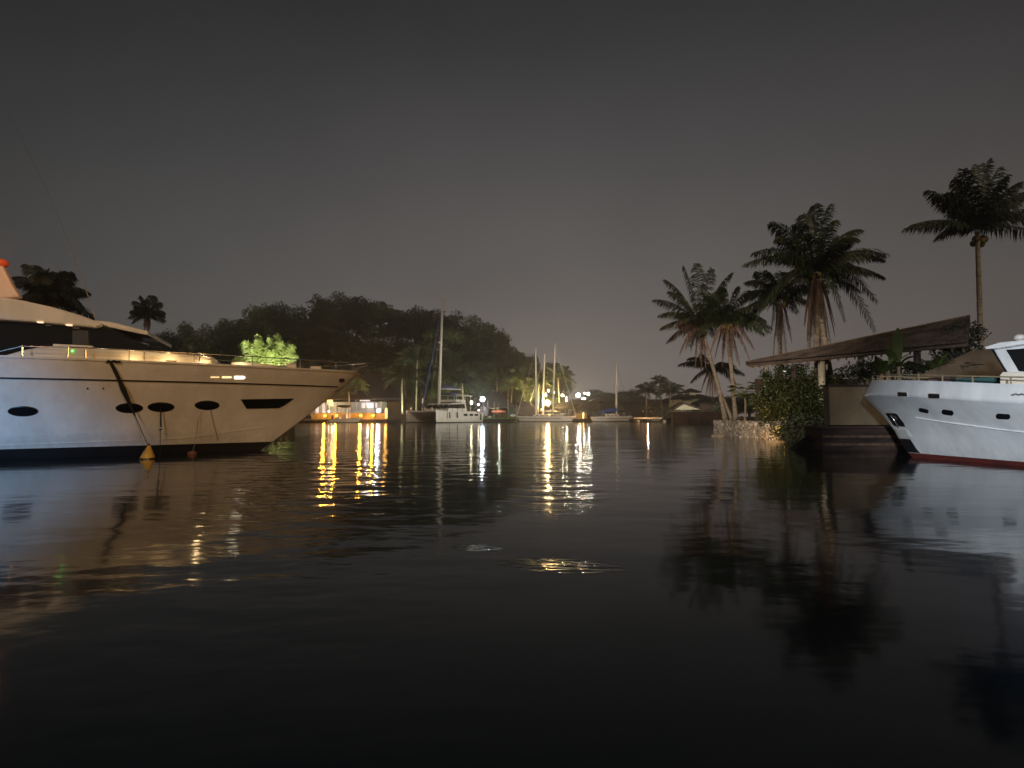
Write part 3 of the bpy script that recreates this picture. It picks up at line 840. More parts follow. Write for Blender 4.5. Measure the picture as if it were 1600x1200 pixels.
def palm(label, basept, crownpt, tips, Yc, extra=10, flen=3.2, trunk_r=0.16, skirt=0, nuts=0, ll=0.62, mat='frond', seed=1, group=None, lean=None, sag=0.35, dead=(), cat='palm tree', name='coconut_palm', w=0.035, n=26):
    """tips: where frond ends were seen; each is given its own depth around the crown"""
    rn = random.Random(seed)
    basept, crownpt = V(basept), V(crownpt)
    t = thing(name, label, cat, basept, group)
    tr = MB()
    pts = []; rad = []
    H = (crownpt - basept).length
    steps = 22
    bend = lean if lean is not None else V((0, 0, 0))
    for i in range(steps + 1):
        u = i / steps
        pts.append(basept.lerp(crownpt, u) + V(bend) * math.sin(math.pi * u) + V((0, 0, -0.3 if i == 0 else 0)))
        rad.append(trunk_r * 0.84 * (1.25 - 0.25 * min(1, u * 6)) * (1 - 0.30 * u) * (1 + (0.05 if i % 2 else -0.03)))
    tr.tube(pts, rad, 10); tr.build('trunk', 'palm_trunk', t, smooth=True)
    cr = MB()
    for (px, py) in tips:
        dY = rn.uniform(-0.6, 0.6) * flen * 0.5
        tp = P(px, py, Yc + dY)
        up = tp.z - crownpt.z
        frond(cr, crownpt + V((0, 0, 0.1)), tp, flen * (sag + 0.10 * max(0, -up)), ll, n, rn, w)
    for i in range(extra):
        a = 2 * math.pi * (i + rn.uniform(-.3, .3)) / extra
        el = rn.uniform(-0.35, 0.95)
        L = flen * rn.uniform(0.75, 1.0)
        # these mostly point towards and away from the viewer
        dv = V((math.cos(a) * 0.62, math.sin(a), 0)).normalized()
        tp = crownpt + dv * L * math.cos(el * 0.9) + V((0, 0, L * math.sin(el) * 0.62 - 0.15 * L))
        frond(cr, crownpt + V((0, 0, 0.1)), tp, L * 0.33, ll, n, rn, w)
    cr.build('crown', mat, t)
    if skirt or dead:
        sk = MB()
        for i in range(skirt):
            a = 2 * math.pi * i / max(1, skirt) + rn.uniform(-.2, .2)
            r0 = flen * rn.uniform(0.10, 0.22); L = flen * rn.uniform(0.55, 0.95)
            tp = crownpt + V((math.cos(a) * r0, math.sin(a) * r0, -L))
            frond(sk, crownpt + V((math.cos(a) * 0.15, math.sin(a) * 0.15, 0)), tp, flen * 0.10 + r0 * 0.5, ll * 0.55, max(12, n - 6), rn, w, droop=1.3)
        for px, py in dead:
            tp = P(px, py, Yc + rn.uniform(-0.8, 0.8))
            tp = tp + V(((crownpt.x - tp.x) * 0.25, 0, 0))
            frond(sk, crownpt, tp, flen * 0.42, ll * 0.75, max(12, n - 6), rn, w, droop=1.5)
        sk.build('dead_fronds', 'frond_dead', t)
    if nuts:
        for i in range(nuts):
            a = rn.uniform(0, 6.28); r = rn.uniform(0.15, 0.36)
            MB().sphere(crownpt + V((math.cos(a) * r, math.sin(a) * r, -rn.uniform(0.12, 0.5))), 0.12, 8, 6, (1, 1, 1.2)).build('coconut', 'coconut', t, smooth=True)
    return t

# ---- right-hand palms
palm('leftmost tall coconut palm with a leaning trunk on the stone quay', P(1134, 657, 30.5), P(1094, 512, 30.5),
     [(1022, 468), (1040, 437), (1068, 415), (1088, 412), (1112, 420), (1142, 427), (1030, 492), (1132, 452), (1046, 455)], 30.5, 13, 2.7, 0.155, 6, 5, 0.66, seed=3,
     lean=(0.12, 0, 0), dead=[(1036, 530), (1050, 552), (1062, 545), (1076, 548), (1040, 510), (1058, 525), (1100, 560)])
palm('thin second coconut palm leaning behind the leftmost one, dead fronds hanging low', P(1144, 657, 33), P(1112, 580, 33),
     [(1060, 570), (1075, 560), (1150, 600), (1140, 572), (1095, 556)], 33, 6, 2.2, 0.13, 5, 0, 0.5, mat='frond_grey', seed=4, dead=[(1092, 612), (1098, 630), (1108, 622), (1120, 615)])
palm('third coconut palm of the quay clump with an upright trunk and brown skirt', P(1150, 657, 29.5), P(1136, 505, 29.5),
     [(1070, 500), (1085, 478), (1104, 462), (1130, 450), (1152, 448), (1172, 456), (1196, 500), (1205, 512), (1082, 530), (1120, 455)], 29.5, 12, 2.6, 0.15, 6, 6, 0.66, seed=5,
     dead=[(1190, 545), (1180, 560), (1163, 570), (1150, 575), (1128, 572), (1112, 560), (1100, 548)])
palm('hazy coconut palm half hidden left of the big skirted palm', P(1219, 640, 29), P(1219, 470, 29),
     [(1166, 440), (1180, 425), (1160, 470), (1200, 425), (1225, 425), (1170, 500), (1205, 515), (1160, 510)], 29, 10, 2.7, 0.15, 7, 3, 0.68, mat='frond', seed=6, dead=[(1206, 560), (1216, 568), (1228, 560)])
palm('big coconut palm with a thick curtain of brown dead fronds', P(1279, 655, 25.5), P(1275, 428, 25.5),
     [(1164, 413), (1176, 395), (1203, 350), (1213, 372), (1255, 335), (1272, 320), (1294, 322), (1240, 350), (1345, 358), (1340, 372), (1384, 398), (1380, 405), (1370, 470), (1352, 428), (1367, 515), (1320, 500), (1180, 500), (1200, 480), (1302, 345)], 25.5, 4, 3.6, 0.21, 18, 10, 0.72, seed=8,
     dead=[(1255, 545), (1262, 565), (1272, 572), (1285, 570), (1298, 560), (1306, 540), (1250, 520), (1310, 515)], n=30, w=0.042)
tr2 = MB(); pts = [P(1310, 650, 24), P(1304, 625, 24), P(1298, 595, 24.3), P(1292, 560, 24.8), P(1284, 500, 25.2), P(1280, 455, 25.4)]
t2 = thing('coconut_palm', 'slim curved palm trunk rising close to the right of the big skirted palm', 'palm tree', pts[0])
tr2.tube(pts, [0.19, 0.17, 0.16, 0.15, 0.14, 0.13], 10); tr2.build('trunk', 'palm_trunk', t2, smooth=True)
cr2 = MB()
for tp in [(1240, 400), (1262, 372), (1305, 370), (1330, 415), (1345, 455), (1235, 440)]:
    frond(cr2, pts[-1], P(*tp, 25.8), 1.1, 0.6, 24, rnd)
cr2.build('crown', 'frond', t2)
palm('tall single palm at the far right standing over the white yacht', P(1536, 652, 21), P(1527, 362, 21),
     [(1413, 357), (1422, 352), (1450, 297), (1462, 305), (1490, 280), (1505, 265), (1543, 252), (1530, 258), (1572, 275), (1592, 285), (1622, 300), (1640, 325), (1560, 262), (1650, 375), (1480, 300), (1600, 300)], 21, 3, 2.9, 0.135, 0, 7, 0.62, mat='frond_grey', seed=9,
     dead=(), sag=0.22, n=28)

# ---- right bank: stone quay, bush, papaya, concrete wall, seawall, lean-to roof
sw = MB()
ax = [G(1115, 680, 0), V((11.9, 25.6, 0)), V((12.35, 24.0, 0))]
q0, q1 = G(1115, 679.5, 0), G(1213, 687, 0)
def wallpts(a, b, th, z0, z1):
    a, b = V(a), V(b); d = (b - a).normalized(); n = V((-d.y, d.x, 0)) * th
    return [V((a.x, a.y, z0)), V((b.x, b.y, z0)), V((b.x, b.y, z1)), V((a.x, a.y, z1))], n
# rubble wall faces built as an uneven sheet round the quay head
path = [V((13.4, 31.5, 0)), q0, V((q0.x + 0.18, q0.y - 1.4, 0)), V((11.75, 26.6, 0)), V((12.0, 25.2, 0)), V((12.15, 24.3, 0)), V((12.3, 23.2, 0)), V((11.7, 21.4, 0))]
fine = []
for a, b in zip(path, path[1:]):
    m = max(2, int((b - a).length / 0.16))
    for i in range(m): fine.append(a.lerp(b, i / m))
fine.append(path[-1])
rn = random.Random(21)
rows = []
for z in [-0.5, -0.1, 0.05, 0.2, 0.35, 0.5, 0.65, 0.8, 0.86]:
    r = []
    for i, p in enumerate(fine):
        j = (math.sin(i * 1.7 + z * 9) + rn.uniform(-1, 1)) * 0.022
        r.append(p + V((j, j * 0.7 - (0.86 - z) * 0.08, z + (rn.uniform(-.02, .02) if z > 0.8 else 0))))
    rows.append(r)
rows.append([p + V((0.45, 0.5, 0.87)) for p in fine])
sw.loft(rows)
quay = thing('stone_quay', 'pale rubble stone quay wall below the coconut palms', 'quay wall', q0)
sw.build('stone_face', 'stone', quay)
# rocks and the warm garden lamp glow at the end of the wall
rk = tag(MB().sphere(G(1122, 681.5, 0.02), 0.26, 9, 6, (1.6, 1, 0.35)).build('rock', 'rock'), 'flat dark wet rock at the left foot of the stone quay', 'rock')
wl = thing('garden_light', 'small amber garden spotlight hidden low in the bush at the end of the stone quay', 'lamp', P(1226, 676, 22.3))
MB().box(P(1226, 676, 22.3), (0.09, 0.07, 0.07)).build('lamp_body', 'black', wl)
MB().box(P(1226, 676, 22.3) + V((-0.06, 0.0, 0)), (0.02, 0.05, 0.05)).build('lens', em('amber_lens', (1.0, 0.55, 0.12), 12), wl)
_l = bpy.data.lights.new('garden_light_beam', 'SPOT'); _l.energy = 320; _l.color = (1.0, 0.52, 0.10); _l.spot_size = R(130); _l.spot_blend = 1.0; _l.shadow_soft_size = 0.05
_o = bpy.data.objects.new('garden_light_beam', _l); COL.objects.link(_o)
_lp = P(1226, 676, 22.3) + V((-0.12, -0.05, 0.02)); _o.location = _lp
_o.rotation_euler = (P(1190, 672, 24.6) - _lp).to_track_quat('-Z', 'Y').to_euler()

def bush(label, lobes, leaves, size, mat, seed, cat='bush', name='leafy_bush', stems=8):
    rn = random.Random(seed)
    lb = [(P(x, y, Yy), r) for x, y, Yy, r in lobes]
    base = V((sum(c.x for c, r in lb) / len(lb), sum(c.y for c, r in lb) / len(lb), 0.5))
    t = thing(name, label, cat, base)
    st = MB()
    for c, r in lb:
        root = V((base.x + (c.x - base.x) * 0.03, base.y + (c.y - base.y) * 0.03 + 0.1, 0.3))
        st.tube([root, root.lerp(c, 0.5) + V((0.1, 0, 0.1)), c], [0.05, 0.035, 0.012], 5)
    st.build('branches', 'bark', t)
    cr = MB(); crown_lobes(cr, lb, leaves, size, rn); cr.build('foliage', mat, t)
    return t
bush('broad dark leafy bush spilling over the quay edge under the palms',
     [(1200, 628, 25, 0.8), (1208, 603, 25, 0.7), (1235, 590, 25, 0.85), (1265, 605, 24, 0.9), (1290, 625, 23, 0.9), (1215, 635, 24, 1.05), (1245, 640, 23.5, 1.05),
      (1275, 650, 22.5, 0.9), (1197, 653, 24.5, 0.5), (1300, 655, 21.5, 0.75), (1222, 615, 25, 1.0), (1255, 620, 24, 1.1), (1300, 610, 23, 0.6), (1196, 586, 25, 0.35), (1222, 578, 25, 0.4), (1250, 577, 24.6, 0.45), (1280, 585, 24, 0.45), (1308, 590, 23, 0.3)], 14000, 0.14, 'leaf_bush', 31)
bush('lower brown-green scrub trailing into the water beside the stone wall',
     [(1225, 672, 22, 0.65), (1250, 668, 21.5, 0.75), (1275, 672, 20.8, 0.62), (1240, 684, 21.3, 0.45), (1262, 684, 20.8, 0.4), (1295, 672, 20, 0.5)], 3600, 0.13, 'leaf_dark', 32, 'scrub', 'waterside_scrub')
# papaya-like tree with pale stem
bp = P(1164, 657, 26.8)
pt = thing('papaya_tree', 'small bright leafed tree with a thin pale stem between palms and bush', 'tree', bp)
MB().tube([bp, P(1165, 632, 26.8), P(1163, 612, 26.8)], [0.06, 0.05, 0.04], 7).build('trunk', 'wood_pale', pt)
cr = MB(); rn = random.Random(5)
for i in range(34):
    a = rn.uniform(0, 6.28); rr = rn.uniform(0.25, 1.0); z = rn.uniform(-0.3, 0.5)
    c = P(1163, 610, 26.8) + V((math.cos(a) * rr, math.sin(a) * rr, z))
    cr.tube([P(1163, 612, 26.8), c], 0.008, 3, False)
    for j in range(7):
        b_ = a + (j - 3) * 0.45
        d = V((math.cos(b_), math.sin(b_), -0.35)); s_ = V((-d.y, d.x, 0)) * 0.07
        k = len(cr.v); cr.v += [c, c + d * 0.16 + s_, c + d * 0.36, c + d * 0.16 - s_]; cr.f.append((k, k + 1, k + 2, k + 3))
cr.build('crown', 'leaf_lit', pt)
# fallen boat shape / log near papaya
MB_ = MB().tube([P(1150, 657, 28.5), P(1158, 653, 28.5), P(1167, 655, 28.5)], [0.08, 0.12, 0.07], 7)
tag(MB_.build('driftwood_log', 'bark'), 'short brown log lying on top of the quay right of the palm trunks', 'log')

# concrete wall and seawall
cw = thing('concrete_wall', 'plain tan concrete garden wall behind the white yacht bow', 'wall', V((11.5, 17.6, 0.8)))
a, b = V((10.85, 17.2, 0)), V((26, 17.2, 0))
MB().box((18.5, 17.6, 1.45), (15.4, 0.35, 1.32)).build('wall_panel', 'concrete', cw, bevel=0.02)
MB().box((18.5, 17.6, 2.14), (15.5, 0.46, 0.06)).build('coping', 'roof_dark', cw)
se = thing('seawall', 'dark weed-stained seawall with a capping ledge below the concrete wall', 'quay wall', V((10, 16.2, 0)))
MB().box((19.9, 16.9, 0.05), (20.0, 1.0, 1.3)).build('seawall_face', 'seawall', se, bevel=0.03)
MB().box((19.9, 16.86, 0.735), (20.1, 1.14, 0.07)).build('ledge', 'wall_brown', se, bevel=0.02)
for zz in (0.2, 0.45):
    MB().box((19.9, 16.37, zz), (20.0, 0.08, 0.08)).build('waling', 'wood', se)

# lean-to building with a long tiled roof
LL, LR, UR, UL = P(1195, 577, 25.0), P(1512, 541, 18.2), P(1516, 497, 20.5), P(1165, 569, 26.6)
LL = P(1172, 571.5, 25.2)
lt = thing('open_pavilion', 'open-sided pavilion with a long sloping tiled roof behind the bush', 'pavilion', V((14, 22, 0.8)))
th = V((0, 0, 0.10))
m_ = MB().prism([LL, LR, UR, UL], th); m_.build('roof', 'tile', lt)
rn = random.Random(77); rows = []
nn_ = (LR - LL).cross(UL - LL).normalized()
if nn_.z < 0: nn_ = -nn_
NC = 15
for i in range(NC):
    for q, lift in ((i / NC, 0.15), ((i + 1) / NC, 0.115)):
        rows.append([LL.lerp(UL, q).lerp(LR.lerp(UR, q), j / 120) + V((0, 0, lift + 0.012 * math.sin(j * 2.6) + rn.uniform(-.008, .008))) for j in range(121)])
MB().loft(rows).build('tile_courses', 'tile', lt)
bt = MB()
for i in range(9):
    u = (i + 0.5) / 9
    bt.tube([LL.lerp(UL, u) - V((0, 0, 0.03)), LR.lerp(UR, u) - V((0, 0, 0.03))], 0.045, 5)
bt.build('battens', 'wood', lt)
rf = MB()
for i in range(26):
    u = (i + 0.5) / 26
    rf.tube([LL.lerp(LR, u) + V((0, -0.05, -0.11)), UL.lerp(UR, u) + V((0, 0, -0.11))], 0.035, 5)
rf.build('rafters', 'wood', lt)
MB().tube([UL + V((0, 0, .1)), UR + V((0, 0, .1))], 0.05, 6).build('ridge_cap', 'wood_pale', lt)
for (px, py0, py1, Yy, rr, mt) in ((1197, 574, 620, 25.4, 0.12, 'wall_dim'), (1241, 572, 620, 24.5, 0.12, 'wall_brown'), (1284, 560, 625, 23.2, 0.15, 'wall_dim'), (1345, 555, 600, 21.6, 0.12, 'wall_dim'), (1433, 540, 600, 20.0, 0.12, 'wall_brown')):
    MB().tube([P(px, py0, Yy), P(px, py1 + 30, Yy)], rr, 10).build('column', mt, lt, smooth=True)
MB().box((19.5, 26.2, 1.9), (14, 0.25, 2.2)).build('back_wall', 'wall_brown', lt)
fl = thing('pavilion_lamp', 'dim white lamp glowing under the left end of the pavilion roof', 'lamp', P(1226, 579, 25.6))
MB().sphere(P(1226, 580, 25.0), 0.09, 10, 6, (1.8, 1, 0.5)).build('shade', em('dim_lamp', (0.9, 0.95, 0.8), 1.0), fl)

# plants in front of the pavilion
def blades(mb, base, specs, rn, w=0.11):
    for (az, L, el, dr) in specs:
        d = V((math.cos(az) * math.cos(el), math.sin(az) * math.cos(el), math.sin(el)))
        s_ = V((-math.sin(az), math.cos(az), 0)); prev = None
        n = 9
        for i in range(n + 1):
            t = i / n
            c = base + d * L * t + V((0, 0, -dr * L * t * t))
            ww = w * math.sin(math.pi * min(1, 0.06 + t * 0.93)) ** 0.7
            k = len(mb.v); up = V((0, 0, ww * 0.35))
            mb.v += [c + s_ * ww + up, c, c - s_ * ww + up]
            if prev is not None: mb.f += [(prev, k, k + 1, prev + 1), (prev + 1, k + 1, k + 2, prev + 2)]
            prev = k
def banana(label, base, seed, H=1.6, n=8, upright=0.8, mat='leaf_lit', w=0.2, name='banana_plant', cat='plant', group=None):
    rn = random.Random(seed); t = thing(name, label, cat, base, group)
    MB().tube([V(base) - V((0, 0, 0.3)), V(base) + V((0, 0, H * 0.3))], [0.08, 0.05], 7).build('stem', 'wood_pale', t)
    m_ = MB(); blades(m_, V(base) + V((0, 0, H * 0.25)), [(2 * math.pi * i / n + rn.uniform(-.3, .3), H * rn.uniform(0.6, 1.0), rn.uniform(0.5, 1.35) * upright + 0.1, rn.uniform(0.1, 0.5)) for i in range(n)], rn, w)
    m_.build('leaves', mat, t, smooth=True); return t
bl = thing('banana_plant', 'tall banana plant with one upright bright green leaf above the wall', 'plant', P(1404, 600, 18.6))
MB().tube([P(1404, 612, 18.6), P(1404, 570, 18.6)], [0.07, 0.05], 7).build('stem', 'wood_pale', bl)
m_ = MB(); blades(m_, P(1402, 574, 18.6), [(0.4, 1.5, 1.48, 0.02), (3.3, 1.05, 1.1, 0.25), (2.7, 0.85, 0.7, 0.45), (5.6, 0.9, 0.9, 0.4), (0.2, 0.8, 0.6, 0.5), (4.2, 0.7, 0.7, 0.5)], rnd, 0.19)
m_.build('leaves', 'leaf_lit', bl, smooth=True)
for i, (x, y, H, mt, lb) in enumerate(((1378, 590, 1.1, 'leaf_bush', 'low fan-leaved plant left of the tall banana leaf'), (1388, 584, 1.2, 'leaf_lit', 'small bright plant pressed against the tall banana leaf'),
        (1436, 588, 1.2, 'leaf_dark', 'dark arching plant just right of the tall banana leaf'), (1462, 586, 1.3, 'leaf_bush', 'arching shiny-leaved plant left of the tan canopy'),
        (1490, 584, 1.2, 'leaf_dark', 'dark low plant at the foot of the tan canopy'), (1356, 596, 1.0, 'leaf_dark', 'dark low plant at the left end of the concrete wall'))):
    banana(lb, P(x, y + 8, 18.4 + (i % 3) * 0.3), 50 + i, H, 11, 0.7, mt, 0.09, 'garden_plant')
rn = random.Random(88)
bush('dark mass of planting under the pavilion roof', [(1330, 585, 21, 0.6), (1360, 578, 21, 0.7), (1395, 580, 20.5, 0.6), (1430, 578, 20, 0.5), (1465, 575, 19.6, 0.5), (1500, 572, 19.3, 0.45)], 2600, 0.14, 'leaf_dark', 33)
bush('dark leafy tree crown at the right end of the pavilion roof', [(1490, 530, 20, 0.75), (1512, 520, 20, 0.6), (1505, 550, 20, 0.7), (1478, 548, 20.2, 0.5), (1525, 560, 20, 0.5)], 3200, 0.13, 'leaf_dark', 34, 'tree', 'garden_tree')
# tan canvas canopy
cv = thing('canvas_canopy', 'tan canvas canopy sloping up to a peak behind the white yacht', 'canopy', P(1500, 590, 18))
c0, c1, c2, c3 = P(1425, 592, 17.9), P(1520, 547, 18.6), P(1565, 545, 18.9), P(1600, 596, 18.2)
bk0, bk1 = P(1440, 585, 21), P(1545, 560, 21.5)
m_ = MB(); rows = []
for i in range(13):
    u = i / 12
    a = c0.lerp(c3, u); tpk = c1.lerp(c2, smooth(0.2, 1, u)); tpk = c0.lerp(c1, min(1, u * 2.0)) if u < 0.5 else c1.lerp(c2, (u - 0.5) * 2)
    b = bk0.lerp(bk1, u)
    rows.append([a.lerp(tpk, t) + V((0, 0, -0.10 * math.sin(math.pi * t))) for t in (0, .2, .4, .6, .8, 1)] + [tpk.lerp(b, t) for t in (.3, .6, 1)])
m_.loft(rows); m_.build('canvas', 'tarp_tan', cv, smooth=True)
MB().tube([c1, V((c1.x, c1.y, 0.8))], 0.05, 8).build('pole', 'wood', cv)

# ---- left palms behind the yacht
palm('dark blurred palm behind the yacht hard top at far left', P(84, 600, 34), P(84, 470, 34),
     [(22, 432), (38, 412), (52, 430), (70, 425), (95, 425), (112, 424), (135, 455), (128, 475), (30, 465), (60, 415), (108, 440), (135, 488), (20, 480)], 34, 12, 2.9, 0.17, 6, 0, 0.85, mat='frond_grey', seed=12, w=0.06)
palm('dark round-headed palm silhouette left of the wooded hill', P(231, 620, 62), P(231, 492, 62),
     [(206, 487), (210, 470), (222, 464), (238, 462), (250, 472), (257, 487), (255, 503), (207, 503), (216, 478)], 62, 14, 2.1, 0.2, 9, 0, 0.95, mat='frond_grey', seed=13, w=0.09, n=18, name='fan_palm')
# ---- bright green lit palms behind the bow rail
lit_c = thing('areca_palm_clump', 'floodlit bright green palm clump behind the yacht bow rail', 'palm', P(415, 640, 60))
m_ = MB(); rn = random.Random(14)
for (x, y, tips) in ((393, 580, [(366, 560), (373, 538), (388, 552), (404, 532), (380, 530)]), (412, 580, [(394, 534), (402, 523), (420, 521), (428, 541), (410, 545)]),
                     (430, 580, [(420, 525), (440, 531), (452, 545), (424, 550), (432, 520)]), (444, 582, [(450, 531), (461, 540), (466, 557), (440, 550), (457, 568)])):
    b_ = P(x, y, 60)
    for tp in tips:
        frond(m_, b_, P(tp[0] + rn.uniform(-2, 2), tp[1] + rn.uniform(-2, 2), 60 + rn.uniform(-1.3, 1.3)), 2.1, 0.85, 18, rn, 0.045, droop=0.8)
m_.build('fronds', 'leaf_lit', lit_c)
st = MB()
for x in (378, 395, 408, 424, 436, 446): st.tube([P(x + 6, 640, 60), P(x, 566, 60)], [0.12, 0.07], 6)
st.build('stems', 'wood_pale', lit_c)
gl = thing('garden_floodlight', 'garden floodlight on the left shore lighting the green palms', 'lamp', P(420, 628, 55.5))
MB().box(P(420, 628, 55.5), (0.3, 0.2, 0.25)).build('lamp_body', 'black', gl)
_s = spot('garden_floodlight_beam', P(420, 622, 55.6), P(418, 545, 60), 15000, (1.0, 1.0, 0.55), 75, 0.8, 0.1)
MB().tube([P(420, 628, 55.5), V((P(420, 628, 55.5).x, P(420, 628, 55.5).y, 0))], 0.05, 6).build('post', 'black', gl)

# ------------------------------------------------------------------ wooded hill
protos = []
for i in range(7):
    t = broad_tree('dark rounded tree crown in the wooded hillside behind the boats', (0, 0, 0), 12.0, 5.4, 100 + i, 'leaf_hill' if i % 3 else 'leaf_dark', 9000, 0.52, 'trees covering the wooded hill')
    protos.append(t)
used = [False] * len(protos)
def put_tree(i, top, W_, label=None, group='trees covering the wooded hill'):
    k = i % len(protos)
    z0 = max(0.4, land(top.x, top.y))
    if used[k]: o = copy_tree(protos[k])
    else: o = protos[k]; used[k] = True
    H = max(5.0, (top.z - z0) / 1.0)
    o.location = (top.x, top.y, z0)
    o.scale = (W_ / 5.4, W_ / 5.4, H / 12.0 * 0.97)
    o.rotation_euler = (0, 0, rnd.uniform(0, 6.28))
    if label: o['label'] = label
    o['group'] = group
    return o
sky_line = [(262, 512, 105, 4.2), (290, 500, 108, 3.6), (325, 503, 110, 4.4), (352, 495, 112, 4.2), (382, 491, 118, 5.0), (412, 472, 128, 5.2), (440, 470, 130, 5.5), (468, 474, 132, 5.5), (500, 459, 134, 6.2),
            (530, 452, 135, 6.2), (560, 459, 134, 6.0), (592, 464, 132, 6.2), (620, 481, 130, 5.8), (650, 477, 130, 5.5), (682, 478, 128, 5.5), (712, 485, 126, 5.5), (740, 488, 124, 5.8), (764, 500, 120, 5.0),
            (786, 520, 118, 4.6), (808, 545, 114, 3.8), (832, 552, 112, 3.6), (858, 562, 112, 3.4), (880, 577, 114, 3.2)]
sky_line = [(x, y, Y + 6 + (6 if Y < 120 else 0), w * 1.08) for x, y, Y, w in sky_line]
idx = 0
for (x, y, Y, w) in sky_line:
    put_tree(idx, P(x, y, Y), w, 'dark rounded tree on the skyline crest of the wooded hill', 'trees on the crest of the hill'); idx += 1
for row, (x0, x1, step, yt, Y, w) in enumerate(((248, 800, 34, 520, 124, 5.6), (236, 850, 36, 548, 117, 5.2), (255, 890, 44, 580, 112, 4.2))):
    x = x0
    while x < x1:
        yy = yt + rnd.uniform(-14, 14) + (12 if x < 330 and row == 0 else 0) + (max(0, x - 740) * 0.22)
        put_tree(idx, P(x, yy, Y + rnd.uniform(-2, 2)), w * rnd.uniform(0.85, 1.15), ['dark tree high on the slope of the wooded hill, below its crest', 'dark tree halfway down the slope of the wooded hill', 'dark tree at the foot of the wooded hill behind the shore palms'][row], ['trees high on the slope', 'trees halfway down the slope', 'trees at the foot of the hill'][row]); idx += 1
        x += 0.8 * step * rnd.uniform(0.8, 1.2)
# low far treeline to the right
for i, (x, y, Y, w) in enumerate(((930, 606, 150, 5), (952, 612, 150, 5), (990, 606, 145, 4.5), (975, 609, 150, 5), (1062, 628, 140, 5), (1125, 622, 120, 5), (1145, 618, 120, 5), (1170, 612, 118, 5), (1200, 606, 118, 6))):
    put_tree(idx, P(x, y, Y), w, 'dark low tree in the distant line behind the huts', 'trees in the distant line'); idx += 1
# shore palms in front of the hill
shore = [(555, 606, 640, 97, 24, 'small palm lit from below just right of the yacht bow', 'leaf_lit'),
         (628, 590, 645, 94, 34, 'shaggy palm left of the catamaran bow', 'frond'),
         (652, 562, 645, 98, 36, 'olive palm behind the catamaran mast', 'frond'),
         (722, 600, 645, 99, 26, 'dark palm just left of the white floodlight', 'frond'),
         (776, 596, 645, 103, 26, 'yellow-green palm above the gabled boathouse', 'leaf_bush'),
         (800, 604, 640, 105, 22, 'low bright yellow palm beside the gabled boathouse', 'leaf_lit'),
         (818, 588, 645, 108, 28, 'tall drooping palm left of the sailboat masts', 'frond'),
         (842, 600, 645, 107, 24, 'amber-lit palm between the sailboat masts', 'leaf_bush'),
         (872, 590, 648, 108, 30, 'drooping coconut palm right of the sailboat masts', 'frond'),
         (300, 556, 640, 96, 26, 'grey-green palm above the yacht windscreen', 'frond'),
         (1010, 613, 650, 100, 24, 'wide dark palm left of the tallest distant palm', 'frond_grey'),
         (1031, 598, 650, 102, 17, 'tallest of the three distant dark palms', 'frond_grey'),
         (1047, 613, 650, 98, 26, 'dark palm right of the tallest distant palm', 'frond_grey')]
for i, (x, yc, yb, Y, rp, lb, mt) in enumerate(shore):
    tips = []
    for k in range(13):
        a = math.pi * (k / 12) * 1.25 - 0.12 * math.pi
        tips.append((x + rp * math.cos(a) * rnd.uniform(0.85, 1.1), yc - rp * 0.72 * math.sin(a) * rnd.uniform(0.8, 1.1) + (rp * 0.25 if math.sin(a) < 0.25 else 0)))
    fl_ = rp * Y / 800
    palm(lb, P(x + rnd.uniform(-4, 4), yb, Y), P(x, yc, Y), tips, Y, 8, fl_, 0.2, 3, 0, fl_ * 0.26, mt, seed=200 + i, w=fl_ * 0.020, n=16, name='shore_palm')
# small palm just under the yacht bow (in front of the lit house)
palm('small bushy palm against the lit house beneath the yacht bow', P(546, 640, 92), P(545, 612, 92), [(528, 608), (533, 600), (540, 597), (548, 596), (556, 600), (562, 608), (560, 618), (530, 618)], 92, 8, 2.0, 0.2, 0, 0, 0.6, 'frond', seed=301, w=0.07, n=16, name='shore_palm')

# ------------------------------------------------------------------ lamps of the far shore
def lamp(name, label, px, py, Y, r, color, strength, post=True, group=None, glow=0.0, sc=(1, 1, 1)):
    p = P(px, py, Y)
    t = thing(name, label, 'lamp', V((p.x, p.y, 0.6)), group)
    MB().sphere(p, r, 12, 8, sc).build('bulb', em('lamp_glow', color, strength), t, smooth=True)
    if post:
        q = V((p.x, p.y + r + 0.05, 0.3))
        MB().tube([q, V((q.x, q.y, p.z)), p + V((0, r * 0.6, 0.0))], 0.05, 6).build('post', 'black', t)
    if glow:
        point(name + '_light', p + V((0, -r - 0.35, 0.0)), glow, color, 0.15)
    return t
lamp('floodlight', 'brilliant bluish white floodlight above the boats right of the catamaran', 754, 623.5, 96, 0.42, (0.78, 0.90, 1.0), 36, glow=300)
lamp('wall_lamp', 'pale yellow lamp just left of the bluish floodlight', 736.5, 629, 98, 0.24, (1.0, 0.88, 0.55), 14, glow=60, sc=(1, 1, 1.4))
lamp('wall_lamp', 'small cream lamp below and left of the bluish floodlight', 747.5, 632, 97, 0.15, (1.0, 0.86, 0.60), 12)
lamp('wall_lamp', 'lowest small warm lamp by the stern of the catamaran', 748, 641, 96, 0.14, (1.0, 0.75, 0.45), 8)
lamp('floodlight', 'large golden floodlight among the sailboat masts', 855.5, 629.5, 104, 0.55, (1.0, 0.64, 0.24), 28, glow=2200)
lamp('lit_highlight', 'white glowing highlight slanting just above the golden floodlight', 853, 617, 105, 0.2, (1.0, 0.92, 0.70), 10, sc=(0.8, 0.8, 1.9), post=False)  # three glowing beads added for small lit highlights, no lamps there
lamp('lit_highlight', 'topmost small white glowing highlight above the golden floodlight', 857, 610.5, 106, 0.17, (1.0, 0.92, 0.70), 10, sc=(0.8, 0.8, 1.7), post=False)
lamp('lit_highlight', 'small white glowing highlight beside the third sailboat mast', 865.5, 613, 106, 0.16, (1.0, 0.92, 0.72), 9, post=False)
